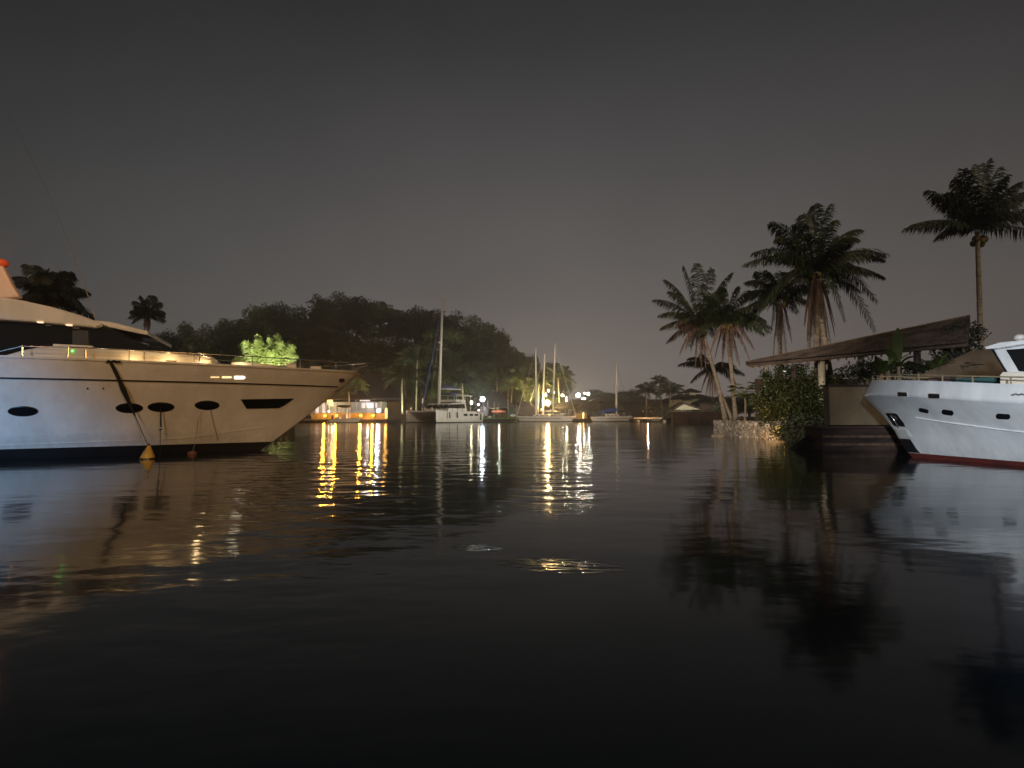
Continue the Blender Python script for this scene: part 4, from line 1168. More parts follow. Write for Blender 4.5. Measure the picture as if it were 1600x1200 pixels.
lamp('dock_light', 'tiny orange light on the cabin of the brown-lit sailboat', 846, 639.5, 97, 0.12, (1.0, 0.6, 0.3), 8, post=False)
lamp('street_lamp', 'round white street lamp left of the yellow post', 878.5, 618.5, 118, 0.40, (1.0, 0.95, 0.78), 14, glow=260)
lamp('street_lamp', 'brightest white street lamp above the thatched huts', 903.5, 617.5, 122, 0.50, (1.0, 0.95, 0.78), 18, glow=420)
lamp('street_lamp', 'white street lamp furthest right of the bright cluster', 919, 615.5, 124, 0.36, (1.0, 0.95, 0.80), 14, glow=160)
lamp('street_lamp', 'small white lamp between the two big street lamps', 913.5, 614.5, 126, 0.2, (1.0, 0.92, 0.80), 10)
lamp('street_lamp', 'dim low lamp below the bright cluster of street lamps', 912, 623, 122, 0.30, (1.0, 0.93, 0.72), 6, glow=160, sc=(1.6, 1, 0.9))
lamp('eave_lamp', 'small warm lamp under the left thatched roof', 897.5, 630, 112, 0.2, (1.0, 0.80, 0.55), 8, sc=(1.6, 1, 0.7), glow=120)
lamp('window_lamp', 'left of two small white lights in the dark house by the blue-covered sailboat', 982, 633, 112, 0.20, (1.0, 0.93, 0.80), 10, post=False)
lamp('window_lamp', 'right of two small white lights in the dark house by the blue-covered sailboat', 987, 633.2, 112, 0.15, (1.0, 0.93, 0.84), 5, post=False)
def bar_lamp(label, px, y0, y1, Y, r, color, s, glow):
    a, b = P(px, y1, Y), P(px, y0, Y)
    t = thing('bollard_lamp', label, 'lamp', V((a.x, a.y, 0.4)))
    MB().tube([a, a.lerp(b, 0.1), b], [r * 0.8, r, r], 10).build('glowing_tube', em('bollard_glow', color, s), t)
    MB().tube([V((a.x, a.y, -0.3)), a], r * 0.6, 8).build('post', 'black', t)
    if glow: point('bollard_light', a.lerp(b, 0.6) + V((0, -0.5, 0)), glow, color, 0.15)
bar_lamp('glowing orange tube lamp at the right end of the lit quay', 603.5, 637.5, 654, 88.5, 0.2, (1.0, 0.55, 0.14), 1.5, 30)
bar_lamp('slim glowing yellow tube lamp above the hut roofs', 885, 620, 634, 112, 0.14, (1.0, 0.90, 0.50), 4, 150)
bar_lamp('thin glowing yellow tube lamp standing in the orange-lit landing', 911.5, 645, 654.5, 99.0, 0.09, (1.0, 0.72, 0.25), 5, 0)
AMB = [(508, 649.5), (526, 649.5), (564, 649), (583, 649)]
for i, (x, y) in enumerate(AMB):
    lamp('quay_lamp', ['first amber quay lamp from the left, nearest the yacht bow', 'second amber quay lamp, left of the small palm boat', 'third amber quay lamp, right of the small canopied boat', 'fourth amber quay lamp, beside the white-lit corner'][i],
         x, y, 88.9, 0.22, (1.0, 0.42, 0.03), 5, post=False, group='amber lamps along the lit quay', glow=300)
lamp('quay_lamp', 'white lamp above the amber quay lamps near the yacht bow', 514, 642.5, 89.5, 0.14, (1.0, 0.9, 0.8), 14, post=False)
lamp('house_lamp', 'bright bluish white lamp in the right corner of the lit house', 591.5, 641.5, 91, 0.34, (0.88, 0.93, 1.0), 16, post=False, glow=250)

for (x_, y_, Y_, tx, ty, tY, e_, c_) in ((806, 640, 101, 806, 585, 108, 9000, (1.0, 0.92, 0.36)), (838, 640, 103, 842, 590, 110, 8500, (1.0, 0.82, 0.34)), (770, 640, 101, 772, 590, 108, 4500, (0.9, 1.0, 0.5)),
                                   (700, 645, 96, 700, 570, 112, 5500, (0.85, 1.0, 0.55)), (640, 645, 92, 630, 585, 102, 1620, (0.85, 1.0, 0.6)), (876, 640, 104, 876, 590, 110, 5500, (1.0, 0.82, 0.4))):
    spot('garden_uplight', P(x_, y_, Y_), P(tx, ty, tY), e_, c_, 95, 0.9, 0.15)
# ------------------------------------------------------------------ lit waterside house and quay at left
dq = thing('lit_quay', 'amber-lit quay deck in front of the white house', 'quay', V((-32, 89.5, 0)))
x0, x1 = P(440, 650, 88).x, P(609, 650, 88).x
MB().box(((x0 + x1) / 2, 90.5, 0.42), (x1 - x0, 5, 0.22)).build('deck', 'wood', dq)
MB().box(((x0 + x1) / 2, 90.9, -0.1), (x1 - x0 - 0.4, 4.2, 0.8)).build('quay_face', 'wall_brown', dq)
MB().box(((x0 + x1) / 2, 87.95, 0.50), (x1 - x0, 0.08, 0.09)).build('edge_board', 'wood_pale', dq)
MB().box((P(545, 650, 90).x, 90.2, 1.05), (P(600, 650, 90).x - P(482, 650, 90).x, 0.3, 1.15)).build('low_wall', 'wood_pale', dq)
for x in (476, 494, 512, 530, 566, 585, 600):
    MB().tube([P(x, 656, 88.1) - V((0, 0, 1)), P(x, 655, 88.1)], 0.14, 8).build('pile', 'wood', dq)
hs = thing('boathouse', 'white-lit waterside house under a broad dark roof behind the quay', 'house', V((-30, 98, 0.6)))
Yh = 97
hx0, hx1 = P(455, 650, Yh).x, P(600, 650, Yh).x
MB().box(((hx0 + hx1) / 2, Yh + 2, 2.2), (hx1 - hx0, 0.3, 3.2)).build('wall', 'wall_white', hs)
MB().box((hx1 - 0.15, Yh, 2.2), (0.35, 4, 3.2)).build('side_wall', 'wall_white', hs)
for i, px in enumerate((487, 500, 513, 527, 540, 556, 572, 585)):
    p = P(px, 640, Yh - 0.6)
    MB().box((p.x, p.y, 2.1), (0.28, 0.28, 3.1)).build('column', 'wall_white', hs)
M['warm_window'] = em('warm_window', (1.0, 0.72, 0.22), 1.6)
M['cool_window'] = em('cool_window', (1.0, 0.88, 0.80), 0.5)
for (xa, xb, ya, yb, mt) in ((493, 499, 632, 650, 'cool_window'), (503, 507, 630, 648, 'cool_window'), (511, 520, 621, 633, 'warm_window'), (562, 578, 625, 627, 'cool_window'), (565, 589, 630, 637, 'cool_window')):
    a, b = P(xa, yb, Yh + 1.75), P(xb, ya, Yh + 1.75)
    MB().box(((a.x + b.x) / 2, Yh + 1.78, (a.z + b.z) / 2), (b.x - a.x, 0.08, b.z - a.z)).build('window', mt, hs)
rz0, rz1 = P(0, 622, Yh - 1).z, P(0, 592, Yh + 6).z
rf = MB().add([(hx0 - 3, Yh - 1.4, rz0), (hx1 + 3.2, Yh - 1.4, rz0), (hx1 - 2, Yh + 6, rz1 + 1), (hx0 + 2, Yh + 6, rz1 + 1), (hx0 - 3, Yh + 13, rz0), (hx1 + 3.2, Yh + 13, rz0),
              (hx0 - 3, Yh - 1.4, rz0 - .25), (hx1 + 3.2, Yh - 1.4, rz0 - .25), (hx0 - 3, Yh + 13, rz0 - .25), (hx1 + 3.2, Yh + 13, rz0 - .25)],
             [(0, 1, 2, 3), (3, 2, 5, 4), (1, 5, 2), (0, 3, 4), (0, 6, 7, 1), (1, 7, 9, 5), (5, 9, 8, 4), (4, 8, 6, 0), (6, 8, 9, 7)])
rf.build('roof', 'roof_dark', hs)
point('house_interior_light', (P(520, 640, Yh).x, Yh - 0.2, 3.2), 120, (1.0, 0.74, 0.42), 0.2)
point('house_interior_light', (P(575, 640, Yh).x, Yh - 0.2, 3.2), 80, (0.93, 0.93, 1.0), 0.2)

# ------------------------------------------------------------------ boats
def hull_mesh(L, B, fb, fs, over=0.6, n=18, zlist=(0.12, 0.35, 0.65, 1.0), under=0.4, tuck=0.35):
    """local coordinates: bow +x; returns (topsides, bottom, deck)"""
    def pt(u, f, sd):
        # u 0 bow..1 stern ; f -1..1 height fraction
        zt = fs + (fb - fs) * (1 - u) ** 1.6
        z = zt * f if f >= 0 else f * under
        xb = L / 2 - over * (1 - max(0, f)); xs = -L / 2 + 0.25 * (1 - max(0, f))
        x = xb + (xs - xb) * u
        b = B / 2 * math.sin(math.pi * (0.02 + 0.60 * u) ** 0.9 / 1.06) ** 0.8 if u > 0 else 0
        b *= (1 - tuck * (1 - max(0, f)) * (1 - 0.4 * u)) * (1 if f >= 0 else 1 + f * 0.8)
        return V((x, sd * b, z))
    top, bot, dk = MB(), MB(), MB()
    us = [i / n for i in range(n + 1)]
    for sd in (1, -1):
        top.loft([[pt(u, f, sd) for u in us] for f in zlist])
        bot.loft([[pt(u, f, sd) for u in us] for f in (-1, -0.4, 0, zlist[0])])
    top.add([pt(1, f, 1) for f in zlist] + [pt(1, f, -1) for f in reversed(zlist)], [tuple(range(2 * len(zlist)))])
    dk.loft([[pt(u, 0.97, 1) for u in us], [pt(u, 0.97, -1) for u in us]])
    return top, bot, dk, pt
def sailboat(label, bowpx, sternpx, Y, mastpx, topy, mast_lean=0.0, fb=1.15, fs=0.95, cover=None, hullmat='gelcoat_old', name='sailboat', bimini=None, furled='gelcoat_old'):
    bow, stern = P(bowpx, 650, Y), P(sternpx, 650, Y)
    L = abs(bow.x - stern.x); sgn = 1 if bow.x > stern.x else -1
    c = V(((bow.x + stern.x) / 2, Y, 0))
    t = thing(name, label, 'sailboat', c, None, 0 if sgn > 0 else math.pi)
    top, bot, dk, pt = hull_mesh(L, L * 0.32, fb, fs, 0.9)
    top.build('hull', hullmat, t, smooth=True, local=True)
    bot.build('bottom_paint', 'antifoul_black', t, smooth=True, local=True)
    dk.build('deck', 'cream', t, local=True)
    st_ = MB()
    for sd in (1, -1): st_.loft([[pt(i / 18, f, sd) * 1.0 + V((0, sd * 0.012, 0)) for i in range(0, 17)] for f in (0.60, 0.67)])
    st_.build('hull_stripe', 'hull_dark', t, local=True)
    zd = fs * 1.0
    cab = MB().prism([(L * 0.20, -L * 0.09, zd), (L * 0.12, -L * 0.09, zd + 0.42), (-L * 0.14, -L * 0.09, zd + 0.48), (-L * 0.16, -L * 0.09, zd)], (0, L * 0.18, 0))
    cab.build('cabin', hullmat, t, bevel=0.04, local=True)
    for sd in (-1, 1):
        for q in (0.08, -0.02, -0.11):
            MB().box((L * q, sd * L * 0.0905, zd + 0.24), (L * 0.06, 0.03, 0.13)).build('cabin_window', 'glass', t, local=True)
    mx = (P(mastpx, 650, Y).x - c.x) * sgn
    H = P(mastpx, topy, Y).z
    mt = V((mx + mast_lean * sgn, 0, H)); m0 = V((mx, 0, zd + 0.1))
    MB().tube([m0, mt], [0.17, 0.13], 8).build('mast', 'alu', t, local=True)
    sp = m0.lerp(mt, 0.55)
    MB().tube([sp - V((0, 0.8, 0)), sp + V((0, 0.8, 0))], 0.03, 5).build('spreader', 'alu', t, local=True)
    MB().tube([(L * 0.48, 0, fb), m0.lerp(mt, 0.96)], [0.035, 0.012], 5).build('furled_headsail', furled, t, local=True)
    MB().tube([(-L * 0.49, 0, fs), mt], 0.010, 4).build('backstay', 'steel', t, local=True)
    for sd in (1, -1):
        MB().tube([(mx - 0.1, sd * L * 0.14, fs), sp + V((0, sd * 0.8, 0)), mt], 0.010, 4).build('shroud', 'steel', t, local=True)
    be = V((mx - L * 0.36, 0, zd + 1.05))
    MB().tube([(mx, 0, zd + 1.15), be], 0.06, 6).build('boom', 'alu', t, local=True)
    if cover:
        pr = [[V((mx + 0.15 - (L * 0.37) * u, 0.17 * math.cos(a) * (1 - .4 * u), zd + 1.30 - 0.1 * u + (0.36 * (1 - u) + 0.16) * math.sin(a) + 0.45 * max(0, 1 - u * 6) * max(0, math.sin(a)))) for a in [2 * math.pi * k / 10 for k in range(10)]] for u in [0, .08, .16, .3, .5, .7, .9, 1]]
        MB().loft(pr, True).build('sail_cover', cover, t, smooth=True, local=True)
    if bimini:
        MB().prism([(-L * 0.14, -0.8, zd + 0.5), (-L * 0.17, -0.8, zd + 0.95), (-L * 0.34, -0.8, zd + 1.0), (-L * 0.36, -0.8, zd + 0.9)], (0, 1.6, 0)).build('spray_hood', bimini, t, local=True, bevel=0.04)
    rl = MB()
    for sd in (1, -1):
        rl.tube([V((L * 0.47, 0.02 * sd, fb + 0.55)), pt(0.18, 1, sd) + V((0, 0, 0.55)), pt(0.45, 1, sd) + V((0, 0, 0.5)), pt(0.75, 1, sd) + V((0, 0, 0.5)), pt(0.98, 1, sd) + V((0, 0, 0.5))], 0.014, 4)
        for u in (0.06, 0.18, 0.32, 0.45, 0.6, 0.75, 0.88, 0.98):
            p = pt(u, 1, sd); rl.tube([p, p + V((0, 0, 0.52))], 0.014, 4)
    rl.build('guard_rail', 'steel', t, local=True)
    return t
sailboat('brown-lit sailboat lying broadside, its mast the leftmost of three', 806, 884, 97, 837.5, 543, 0.0, name='sailboat', bimini='teal')
sailboat('sailboat behind with the shortest of the three close masts', 820, 890, 104, 848, 553, 0.45)
sailboat('sailboat with the tallest of three close masts, bow pointing right', 901, 838, 100, 863.5, 536, 0.55, bimini='navy')
sailboat('white sailboat with a bright blue sail cover, alone at the right', 988, 924, 98, 963.5, 564, 0.0, cover='tarp_blue', bimini='tarp_blue', furled='navy')

# catamaran
ct = thing('catamaran', 'white sailing catamaran with a single tall mast moored in the centre', 'catamaran', V((-11.4, 86.7, 0)), None, R(-122))
CL = 11.9
for sd in (1, -1):
    top, bot, dk, pt = hull_mesh(CL, 1.75, 1.75, 1.45, 0.10, zlist=(0.08, 0.35, 0.65, 1.0), tuck=0.30)
    for m_ in (top, bot, dk):
        for v in m_.v: v.y += sd * 3.15
    top.build('hull', 'gelcoat', ct, smooth=True, local=True)
    bot.build('bottom_paint', 'antifoul_black', ct, local=True)
    dk.build('hull_deck', 'gelcoat', ct, local=True)
    for q in (-0.6, -2.2, -3.6):
        MB().box((q, sd * (3.15 + 0.855 * sd * sd), 1.12), (0.95, 0.05, 0.30)).build('hull_window', 'glass', ct, local=True)
    MB().box((-4.9, sd * 4.0, 0.85), (0.35, 0.10, 0.9)).build('boarding_step', 'glass', ct, local=True)
    for q in (3.6, 1.6):
        MB().tube([(q, sd * 4.02, 1.5), (q, sd * 4.06, 0.7)], [0.08, 0.13], 8).build('fender', 'tarp_grey', ct, local=True)
MB().prism([(2.6, -2.9, 0.85), (3.0, -2.9, 1.45), (2.4, -2.9, 1.72), (-5.2, -2.9, 1.60), (-5.2, -2.9, 0.85)], (0, 5.8, 0)).build('bridge_deck', 'gelcoat', ct, local=True, bevel=0.05)
MB().tube([(5.5, -3.1, 1.55), (5.5, 3.1, 1.55)], 0.11, 8).build('crossbeam', 'alu', ct, local=True)
MB().add([(2.7, -2.6, 1.5), (2.7, 2.6, 1.5), (5.4, 2.6, 1.5), (5.4, -2.6, 1.5)], [(0, 1, 2, 3)]).build('trampoline', 'tarp_grey', ct, local=True)
MB().prism([(2.3, -2.5, 1.65), (1.3, -2.5, 2.75), (-2.6, -2.5, 2.95), (-3.0, -2.5, 1.65)], (0, 5.0, 0)).build('saloon', 'gelcoat', ct, local=True, bevel=0.10)
MB().prism([(1.95, -2.53, 2.05), (1.45, -2.53, 2.58), (-2.2, -2.53, 2.70), (-2.4, -2.53, 2.05)], (0, 5.06, 0)).build('saloon_windows', 'glass', ct, local=True)
for yy in (-1.7, -0.6, 0.6, 1.7):
    MB().prism([(2.13, yy - 0.42, 2.0), (1.62, yy - 0.42, 2.56), (1.60, yy + 0.42, 2.56), (2.11, yy + 0.42, 2.0)], (0.04, 0, 0.03)).build('front_window', 'glass', ct, local=True)
MB().prism([(-0.6, -1.9, 3.0), (-0.8, -1.9, 3.35), (-3.2, -1.9, 3.35), (-3.3, -1.9, 2.9)], (0, 3.8, 0)).build('helm_coaming', 'gelcoat', ct, local=True, bevel=0.06)
MB().prism([(-0.5, -2.0, 3.95), (-0.9, -2.0, 4.08), (-5.2, -2.0, 4.02), (-5.3, -2.0, 3.92)], (0, 4.0, 0)).build('hard_top', 'gelcoat', ct, local=True, bevel=0.03)
MB().prism([(0.2, -1.4, 4.06), (0.0, -1.4, 4.32), (-2.6, -1.4, 4.32), (-2.8, -1.4, 4.06)], (0, 2.8, 0)).build('helm_cover', 'navy', ct, local=True, bevel=0.1)
for x_, y_ in ((-0.9, 1.8), (-0.9, -1.8), (-4.9, 1.8), (-4.9, -1.8), (-3.2, 1.9), (-3.2, -1.9)):
    MB().tube([(x_, y_, 1.7), (x_, y_, 4.0)], 0.05, 6).build('top_post', 'alu', ct, local=True)
ct.scale = (1, 1, 1.16)
MZ = P(685, 463, 85.4).z / 1.16
MB().tube([(1.5, 0, 2.6), (1.2, 0, MZ * 0.5), (0.75, 0, MZ)], [0.26, 0.24, 0.19], 10).build('mast', 'gelcoat', ct, local=True, smooth=True)
MB().tube([(1.15, -1.2, MZ * 0.58), (1.15, 1.2, MZ * 0.58)], 0.04, 5).build('spreader', 'alu', ct, local=True)
MB().sphere((1.5, 0, MZ * 0.63), 0.24, 10, 6, (1, 1, 0.6)).build('radar_dome', 'gelcoat', ct, local=True)
MB().tube([(5.5, 0, 1.6), (5.45, 0, 2.6), (1.3, 0, MZ * 0.84)], [0.09, 0.17, 0.08], 7).build('furled_headsail', 'navy', ct, local=True)
MB().tube([(5.5, 0, 1.4), (5.5, 0, 3.4)], 0.10, 7).build('furler', 'gelcoat', ct, local=True)
for sd in (1, -1):
    MB().tube([(-0.2, sd * 3.7, 1.6), (1.0, 0, MZ * 0.82)], 0.035, 5).build('shroud', 'steel', ct, local=True)
MB().tube([(1.2, 0, 4.9), (-4.4, 0, 5.0)], [0.11, 0.09], 8).build('boom', 'alu', ct, local=True)
MB().tube([(1.0, 0, 5.1), (-1, 0, 5.2), (-4.4, 0, 5.15)], [0.26, 0.22, 0.13], 8).build('sail_bag', 'navy', ct, local=True)
for k in range(6):
    for sd in (1, -1):
        q = (5.2 - k * 1.3, sd * 3.8 if k else sd * 3.3, 1.7)
        MB().tube([q, (q[0], q[1], 2.35)], 0.03, 5).build('stanchion', 'steel', ct, local=True)
for q in (-2.6, -1.6, 0.3, 1.8):
    MB().sphere((5.3, q, 1.95), 0.17, 8, 6, (0.8, 0.8, 1.3)).build('bow_fender', 'gelcoat', ct, local=True)

spot('quay_orange_floodlight', (P(606, 640, 88).x, 87.4, 3.2), (-15, 81, 1.0), 2600, (1.0, 0.50, 0.16), 50, 0.7, 0.2)
spot('unseen_floodlight', (30, 58, 7), (-9.5, 84, 6.0), 34000, (1.0, 0.95, 0.80), 30, 0.8, 0.3)
spot('unseen_floodlight', (34, 62, 7), (8.5, 99, 5.5), 22000, (1.0, 0.86, 0.70), 30, 0.8, 0.3)  # unseen lamp, like the one above, added to brighten the moored boats
# small motor boat with dark T-top at the lit quay
def motorboat(label, px0, px1, Y, hullmat, fb=0.9, fs=0.7, name='motor_boat', rz=None, top=None, stripe=None, flip=False):
    a, b = P(px0, 650, Y), P(px1, 650, Y); L = b.x - a.x
    t = thing(name, label, 'boat', V(((a.x + b.x) / 2, Y, 0)), None, (math.pi if flip else 0) if rz is None else rz)
    tp, bt_, dk, pt = hull_mesh(L, L * 0.36, fb, fs, 0.7)
    tp.build('hull', hullmat, t, smooth=True, local=True); bt_.build('bottom_paint', 'antifoul_black', t, local=True); dk.build('deck', 'cream', t, local=True)
    if stripe:
        for sd in (1, -1):
            MB().loft([[pt(i / 18, f, sd) + V((0, sd * 0.03, 0)) for i in range(0, 19)] for f in (0.84, 1.06)]).build('gunwale_stripe', stripe, t, local=True)
    MB().box((-L * 0.05, 0, fs + 0.35), (L * 0.12, L * 0.12, 0.8)).build('console', hullmat, t, bevel=0.05, local=True)
    MB().box((-L * 0.44, 0, fs + 0.2), (0.35, 0.4, 0.8)).build('outboard_engine', 'black', t, bevel=0.08, local=True)
    MB().box((-L * 0.25, 0, fs + 0.2), (0.5, L * 0.2, 0.4)).build('bench', 'cream', t, bevel=0.04, local=True)
    if top:
        for x_ in (-L * 0.20, L * 0.08):
            for sd in (1, -1): MB().tube([(x_, sd * L * 0.11, fs), (x_ * 0.8, sd * L * 0.10, fs + 2.0)], 0.04, 6).build('top_post', 'steel', t, local=True)
        MB().sphere((-L * 0.06, 0, fs + 2.1), 1, 14, 6, (L * 0.25, L * 0.16, 0.26)).build('canopy', top, t, smooth=True, local=True)
    return t
motorboat('small open boat with a dark curved canopy tied at the amber quay', 516, 566, 85.8, 'cream', 0.85, 0.6, top='hull_dark')
motorboat('low dark-hulled boat with a green-lit gunwale stripe right of the catamaran', 752, 806, 92, 'hull_dark', 0.75, 0.7, stripe='green_lit_trim', flip=False)
for (x, Y, y0) in ((762, 95, 627), (772, 96, 628), (779.5, 96, 629), (794, 97, 604), (807, 97, 632)):
    a, b = P(x, 650, Y), P(x, y0, Y)
    tag(MB().tube([V((a.x, Y, -1)), b], [0.09, 0.07], 7).build('mooring_pole', 'wood_pale'), {762: 'short mooring pole under the bluish floodlight', 772: 'left of two thin pale poles behind the green-striped boat', 779.5: 'right of two thin pale poles behind the green-striped boat', 794: 'tallest thin pole between the green-striped boat and the sailboats', 807: 'thin pole just left of the broadside sailboat bow'}[x], 'pole', 'mooring poles right of the catamaran')
# kayaks on a rack: red/orange
for i, (x0_, x1_, y_, mt, lb) in enumerate(((768, 791, 643.5, 'red_paint', 'red kayak lying above the green-striped boat'), (797, 806, 649.5, 'gelcoat', 'white tender bow beside the green-striped boat'))):
    a, b = P(x0_, y_, 96), P(x1_, y_, 96); n = 12
    pr = [[a.lerp(b, u) + V((0, 0.34 * math.cos(t_) * math.sin(math.pi * min(max(u, .02), .98)) ** .6, 0.30 * math.sin(t_) * math.sin(math.pi * min(max(u, .02), .98)) ** .5)) for t_ in [2 * math.pi * k / 10 for k in range(10)]] for u in [i_ / n for i_ in range(n + 1)]]
    tag(MB().loft(pr, True).build('kayak' if i == 0 else 'tender', mt, smooth=True), lb, 'boat')
point('boat_rack_light', P(780, 636, 94.5), 90, (0.8, 1.0, 0.75), 0.15)
ra = P(780, 646, 96)
tag(MB().box((ra.x, 96.4, 0.62), (3.4, 1.4, 0.12)).box((ra.x - 1.4, 96.4, 0.1), (0.15, 1.2, 1.1)).box((ra.x + 1.4, 96.4, 0.1), (0.15, 1.2, 1.1)).build('kayak_rack', 'wood'), 'wooden rack platform holding the red kayak', 'rack')
# brown covered boat and teal tarp left of the broadside sailboat
def mound(name, label, x0_, x1_, yb, yt, Y, mat, cat, dep=2.0):
    a, b = P(x0_, yb, Y), P(x1_, yb, Y); H = P(x0_, yt, Y).z - a.z
    rows = []
    for i in range(15):
        u = i / 14
        hgt = H * (math.sin(math.pi * (0.06 + 0.88 * u)) ** 0.55) * (1 + 0.05 * math.sin(i * 2.1))
        rows.append([a.lerp(b, u) + V((0, dep * (v - 0.5), hgt * math.sin(math.pi * v) ** 0.6)) for v in (0, .12, .3, .5, .7, .88, 1)])
    return tag(MB().loft(rows).build(name, mat, smooth=True), label, cat)
mound('boat_cover', 'brown-grey canvas boat cover humped behind the broadside sailboat', 805, 838, 648, 627, 101, 'tarp_grey', 'boat cover', 3)
mound('boat_cover', 'small teal canvas cover left of the brown canvas hump', 793, 808, 648, 633, 102, 'teal', 'boat cover', 2)
# inflatable-shaped round cover left of floodlight
mound('boat_cover', 'dark round canvas cover beneath the bluish floodlight', 748, 763, 650, 634, 97.5, 'tarp_grey', 'boat cover', 2)

# ------------------------------------------------------------------ roofs of huts and houses on the far shore
def hut(name, label, px0, px1, pe, pr, Y, depth=6, roof='thatch', wall='wall_brown', hip=0.35, cat='hut', open_=False, windows=(), wall_in=0.9):
    a, b = P(px0, pe, Y), P(px1, pe, Y)
    ze, zr = a.z, P(px0, pr, Y + depth / 2).z
    t = thing(name, label, cat, V(((a.x + b.x) / 2, Y + depth / 2, 0.6)))
    hx = (b.x - a.x) * hip
    v = [(a.x, Y, ze), (b.x, Y, ze), (b.x, Y + depth, ze), (a.x, Y + depth, ze), (a.x + hx, Y + depth / 2, zr), (b.x - hx, Y + depth / 2, zr)]
    v += [(p[0], p[1], p[2] - 0.22) for p in v[:4]]
    MB().add(v, [(0, 1, 5, 4), (1, 2, 5), (2, 3, 4, 5), (3, 0, 4), (0, 6, 7, 1), (1, 7, 8, 2), (2, 8, 9, 3), (3, 9, 6, 0), (6, 9, 8, 7)]).build('roof', roof, t)
    if open_:
        k = max(2, int((b.x - a.x) / 2.2))
        for i in range(k + 1):
            for yy in (Y + 0.5, Y + depth - 0.5):
                xx = a.x + 0.4 + (b.x - a.x - 0.8) * i / k
                MB().tube([(xx, yy, 0.2), (xx, yy, ze)], 0.09, 6).build('post', 'wood', t)
    else:
        MB().box(((a.x + b.x) / 2, Y + depth / 2, (0.3 + ze) / 2), ((b.x - a.x) * wall_in, depth * 0.86, ze - 0.35)).build('wall', wall, t)
        for (wx0, wx1, wy0, wy1) in windows:
            p, q = P(wx0, wy1, Y + depth * 0.07), P(wx1, wy0, Y + depth * 0.07)
            MB().box(((p.x + q.x) / 2, Y + depth * 0.07 - 0.05, (p.z + q.z) / 2), (q.x - p.x, 0.08, q.z - p.z)).build('window', 'glass', t)
    return t
hut('boathouse', 'dark gabled boathouse roof directly under the bluish floodlight', 738, 806, 636, 611, 100, 6, 'roof_dark', cat='boathouse', hip=0.42, open_=True)
hut('thatched_hut', 'leftmost thatched hut roof beside the slim yellow tube lamp', 866, 902, 637, 627.5, 106, 5, hip=0.3, open_=True)
hut('thatched_hut', 'peaked thatched roof just below the brightest street lamps', 884, 926, 632, 624, 110, 5, hip=0.25, open_=True)
hut('thatched_hut', 'wide thatched waterside hut behind the orange landing', 903, 950, 640, 627, 105, 6, hip=0.28, open_=True)
hut('thatched_hut', 'long thatched hut behind the blue sail cover', 936, 978, 641, 627, 104, 6, hip=0.25, open_=True)
hut('thatched_hut', 'higher thatched roof rising left of the right-hand mast', 922, 962, 627, 620, 116, 6, hip=0.3, open_=True)
hut('dark_house', 'long dark low house with two small white lights', 962, 1060, 630, 624, 110, 8, 'roof_dark', 'wall_brown', 0.08, 'house', wall_in=0.98)
hut('gabled_house', 'pale gable end peeping above the dark low house roof', 978, 1014, 624, 614, 125, 8, 'roof_dark', 'wall_dim', 0.45, 'house')
hut('villa', 'cream two-storey villa under a dark hipped roof at right', 1056, 1124, 622, 616, 96, 9, 'roof_dark', 'wall_dim', 0.25, 'house', wall_in=0.70)
hut('roof_turret', 'small dark pagoda-like cupola roof on top of the villa', 1070, 1096, 611.5, 607, 99, 3, 'roof_dark', 'wall_dim', 0.42, 'roof turret', wall_in=0.4)
spot('villa_uplight', P(1082, 648, 84), P(1082, 628, 97), 1500, (1.0, 0.95, 0.75), 120, 0.9, 0.2)
# gable porch in front of villa
gp = thing('porch', 'small tiled gable porch in front of the cream villa', 'porch', V((P(1072, 640, 92).x, 93, 0.6)))
a, b, c_ = P(1054, 640, 92), P(1094, 640, 92), P(1069, 631.5, 92)
MB().prism([a, b, c_], (0, 3, 0)).build('gable_wall', 'wall_dim', gp)
MB().prism([a + V((-.3, -.2, 0)), c_ + V((0, -.2, .12)), b + V((.3, -.2, 0)), b + V((.3, -.2, .22)), c_ + V((0, -.2, .36)), a + V((-.3, -.2, .22))], (0, 3.4, 0)).build('roof', 'tile', gp)
hut('annexe', 'dark annexe right of the cream villa behind the palm trunks', 1092, 1150, 630, 625, 92, 7, 'roof_dark', 'wall_brown', 0.2, 'house')
# dark boundary wall with lattice openings at the water
lw = thing('lattice_wall', 'dark brown waterside wall with two lattice panels', 'wall', V((P(1085, 650, 80).x, 80, 0.2)))
a, b = P(1052, 650, 80), P(1135, 650, 80)
MB().box(((a.x + b.x) / 2, 80.2, 0.75), (b.x - a.x, 0.3, 1.9)).build('wall_panel', 'wall_brown', lw)
for x0_, x1_ in ((1076, 1086), (1094, 1108)):
    p, q = P(x0_, 660, 80), P(x1_, 653, 80)
    MB().box(((p.x + q.x) / 2, 80.0, (p.z + q.z) / 2), (q.x - p.x, 0.12, q.z - p.z)).build('lattice', 'black', lw)
    g = MB()
    for i in range(1, 3): g.box((p.x + (q.x - p.x) * i / 3, 79.92, (p.z + q.z) / 2), (0.07, 0.05, q.z - p.z))
    g.box(((p.x + q.x) / 2, 79.92, (p.z + q.z) / 2), (q.x - p.x, 0.05, 0.07)); g.build('lattice_bars', 'wall_brown', lw)
# hedge row in the dark behind
bush('dark hedge below the cream villa', [(1060, 649, 90, 1.0), (1078, 650, 90, 0.9), (1096, 649, 90, 1.0), (1114, 647, 90, 1.3), (1040, 645, 92, 1.6), (1020, 643, 94, 1.7), (1128, 640, 88, 2)], 3000, 0.35, 'leaf_dark', 61, 'hedge', 'hedge')
# marker post in the water
mp_ = G(1050, 664.8, 0)
tag(MB().tube([mp_ - V((0, 0, 1)), V((mp_.x, mp_.y, P(1050, 649, mp_.y).z))], 0.09, 8).build('marker_post', 'wood_pale'), 'pale post standing in the water left of the lattice wall', 'post')

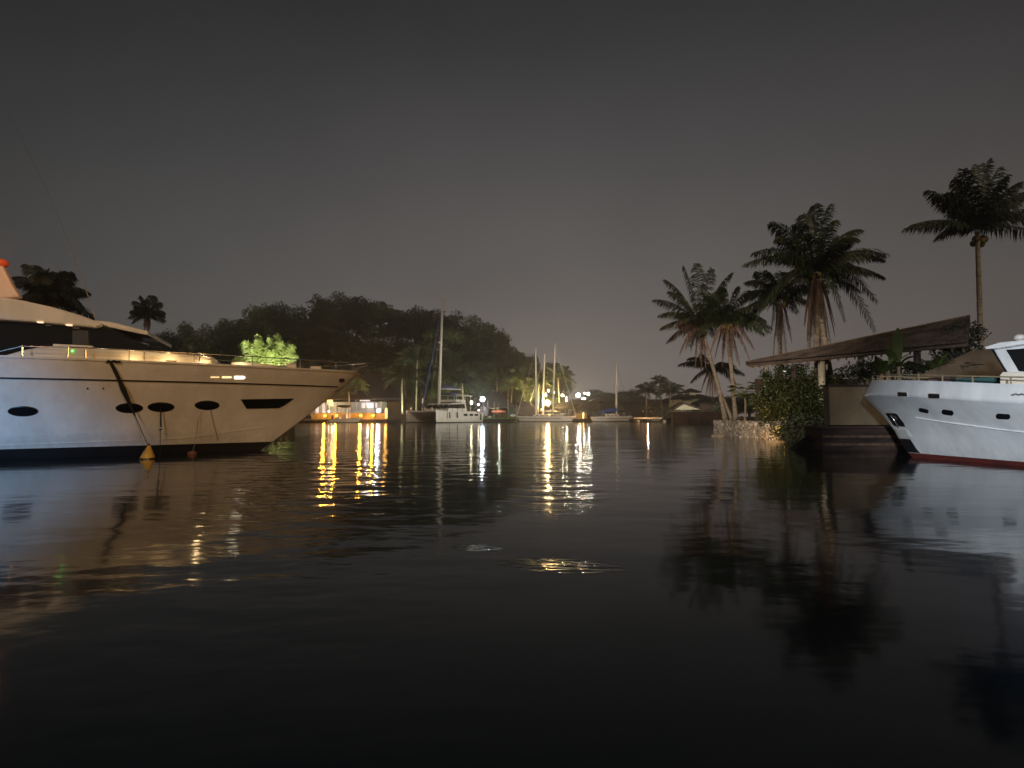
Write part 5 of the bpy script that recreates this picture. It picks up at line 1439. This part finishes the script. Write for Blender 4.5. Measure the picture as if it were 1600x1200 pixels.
# orange-lit landing between the sailboats
ld = thing('landing', 'orange-lit wooden landing between the sailboats', 'jetty', V((P(906, 650, 99.5).x, 100, 0.3)))
a, b = P(897, 650, 99.5), P(918, 650, 99.5)
MB().box(((a.x + b.x) / 2, 100.4, 1.15), (b.x - a.x, 0.2, 0.9)).build('back_board', 'wood_pale', ld)
MB().box(((a.x + b.x) / 2, 99.6, 0.62), (b.x - a.x, 1.8, 0.14)).build('deck', 'wood_pale', ld)
MB().box(((a.x + b.x) / 2, 99.6, 0.0), (b.x - a.x - 0.4, 1.2, 1.0)).build('base', 'black', ld)
point('landing_light', P(907, 647, 98.3), 60, (1.0, 0.45, 0.14), 0.1)
# floating dock with orange edge at right
fd = thing('boat_lift', 'dark floating boat lift with an orange-lit top edge beside the blue-covered sailboat', 'boat lift', V((P(1013, 650, 92).x, 92, 0)))
a, b = P(990, 650, 91), P(1034, 650, 91)
MB().box(((a.x + b.x) / 2, 92.5, 0.72), (b.x - a.x, 3, 0.24)).build('deck', 'wood_pale', fd)
MB().box(((a.x + b.x) / 2, 90.96, 0.72), (b.x - a.x, 0.06, 0.26)).build('edge_board', 'wall_dim', fd)
for x in (992, 1003, 1016, 1032):
    p = P(x, 650, 91.2); MB().tube([V((p.x, p.y, -0.8)), V((p.x, p.y, 0.6))], 0.10, 7).build('leg', 'black', fd)
MB().prism([P(1007, 658, 92), P(1030, 658, 92), P(1030, 653.5, 92)], (0, 0.1, 0)).build('brace', 'wall_dim', fd)
for x in (996.5, 1038):
    p = G(x, 661, 0); p.y = 90; p.x = P(x, 650, 90).x
    MB().sphere((p.x, p.y, 0.15), 0.32, 10, 6, (1, 1, 0.9)).build('float', 'wall_dim', fd, smooth=True)
point('boat_lift_light', P(1012, 648, 89.2), 190, (1.0, 0.55, 0.30), 0.1)

# ------------------------------------------------------------------ humid night air
hz = MB().box((0, 88, 19), (660, 316, 42))
ho = hz.build('haze', 'black')
hm = bpy.data.materials.new('haze'); hm.use_nodes = True
hm.node_tree.nodes.clear()
pv = hm.node_tree.nodes.new('ShaderNodeVolumePrincipled'); om = hm.node_tree.nodes.new('ShaderNodeOutputMaterial')
pv.inputs['Density'].default_value = 0.0019; pv.inputs['Color'].default_value = (0.9, 0.88, 0.84, 1); pv.inputs['Anisotropy'].default_value = 0.82
hm.node_tree.links.new(pv.outputs[0], om.inputs['Volume'])
ho.data.materials.clear(); ho.data.materials.append(hm)
ho['kind'] = 'stuff'
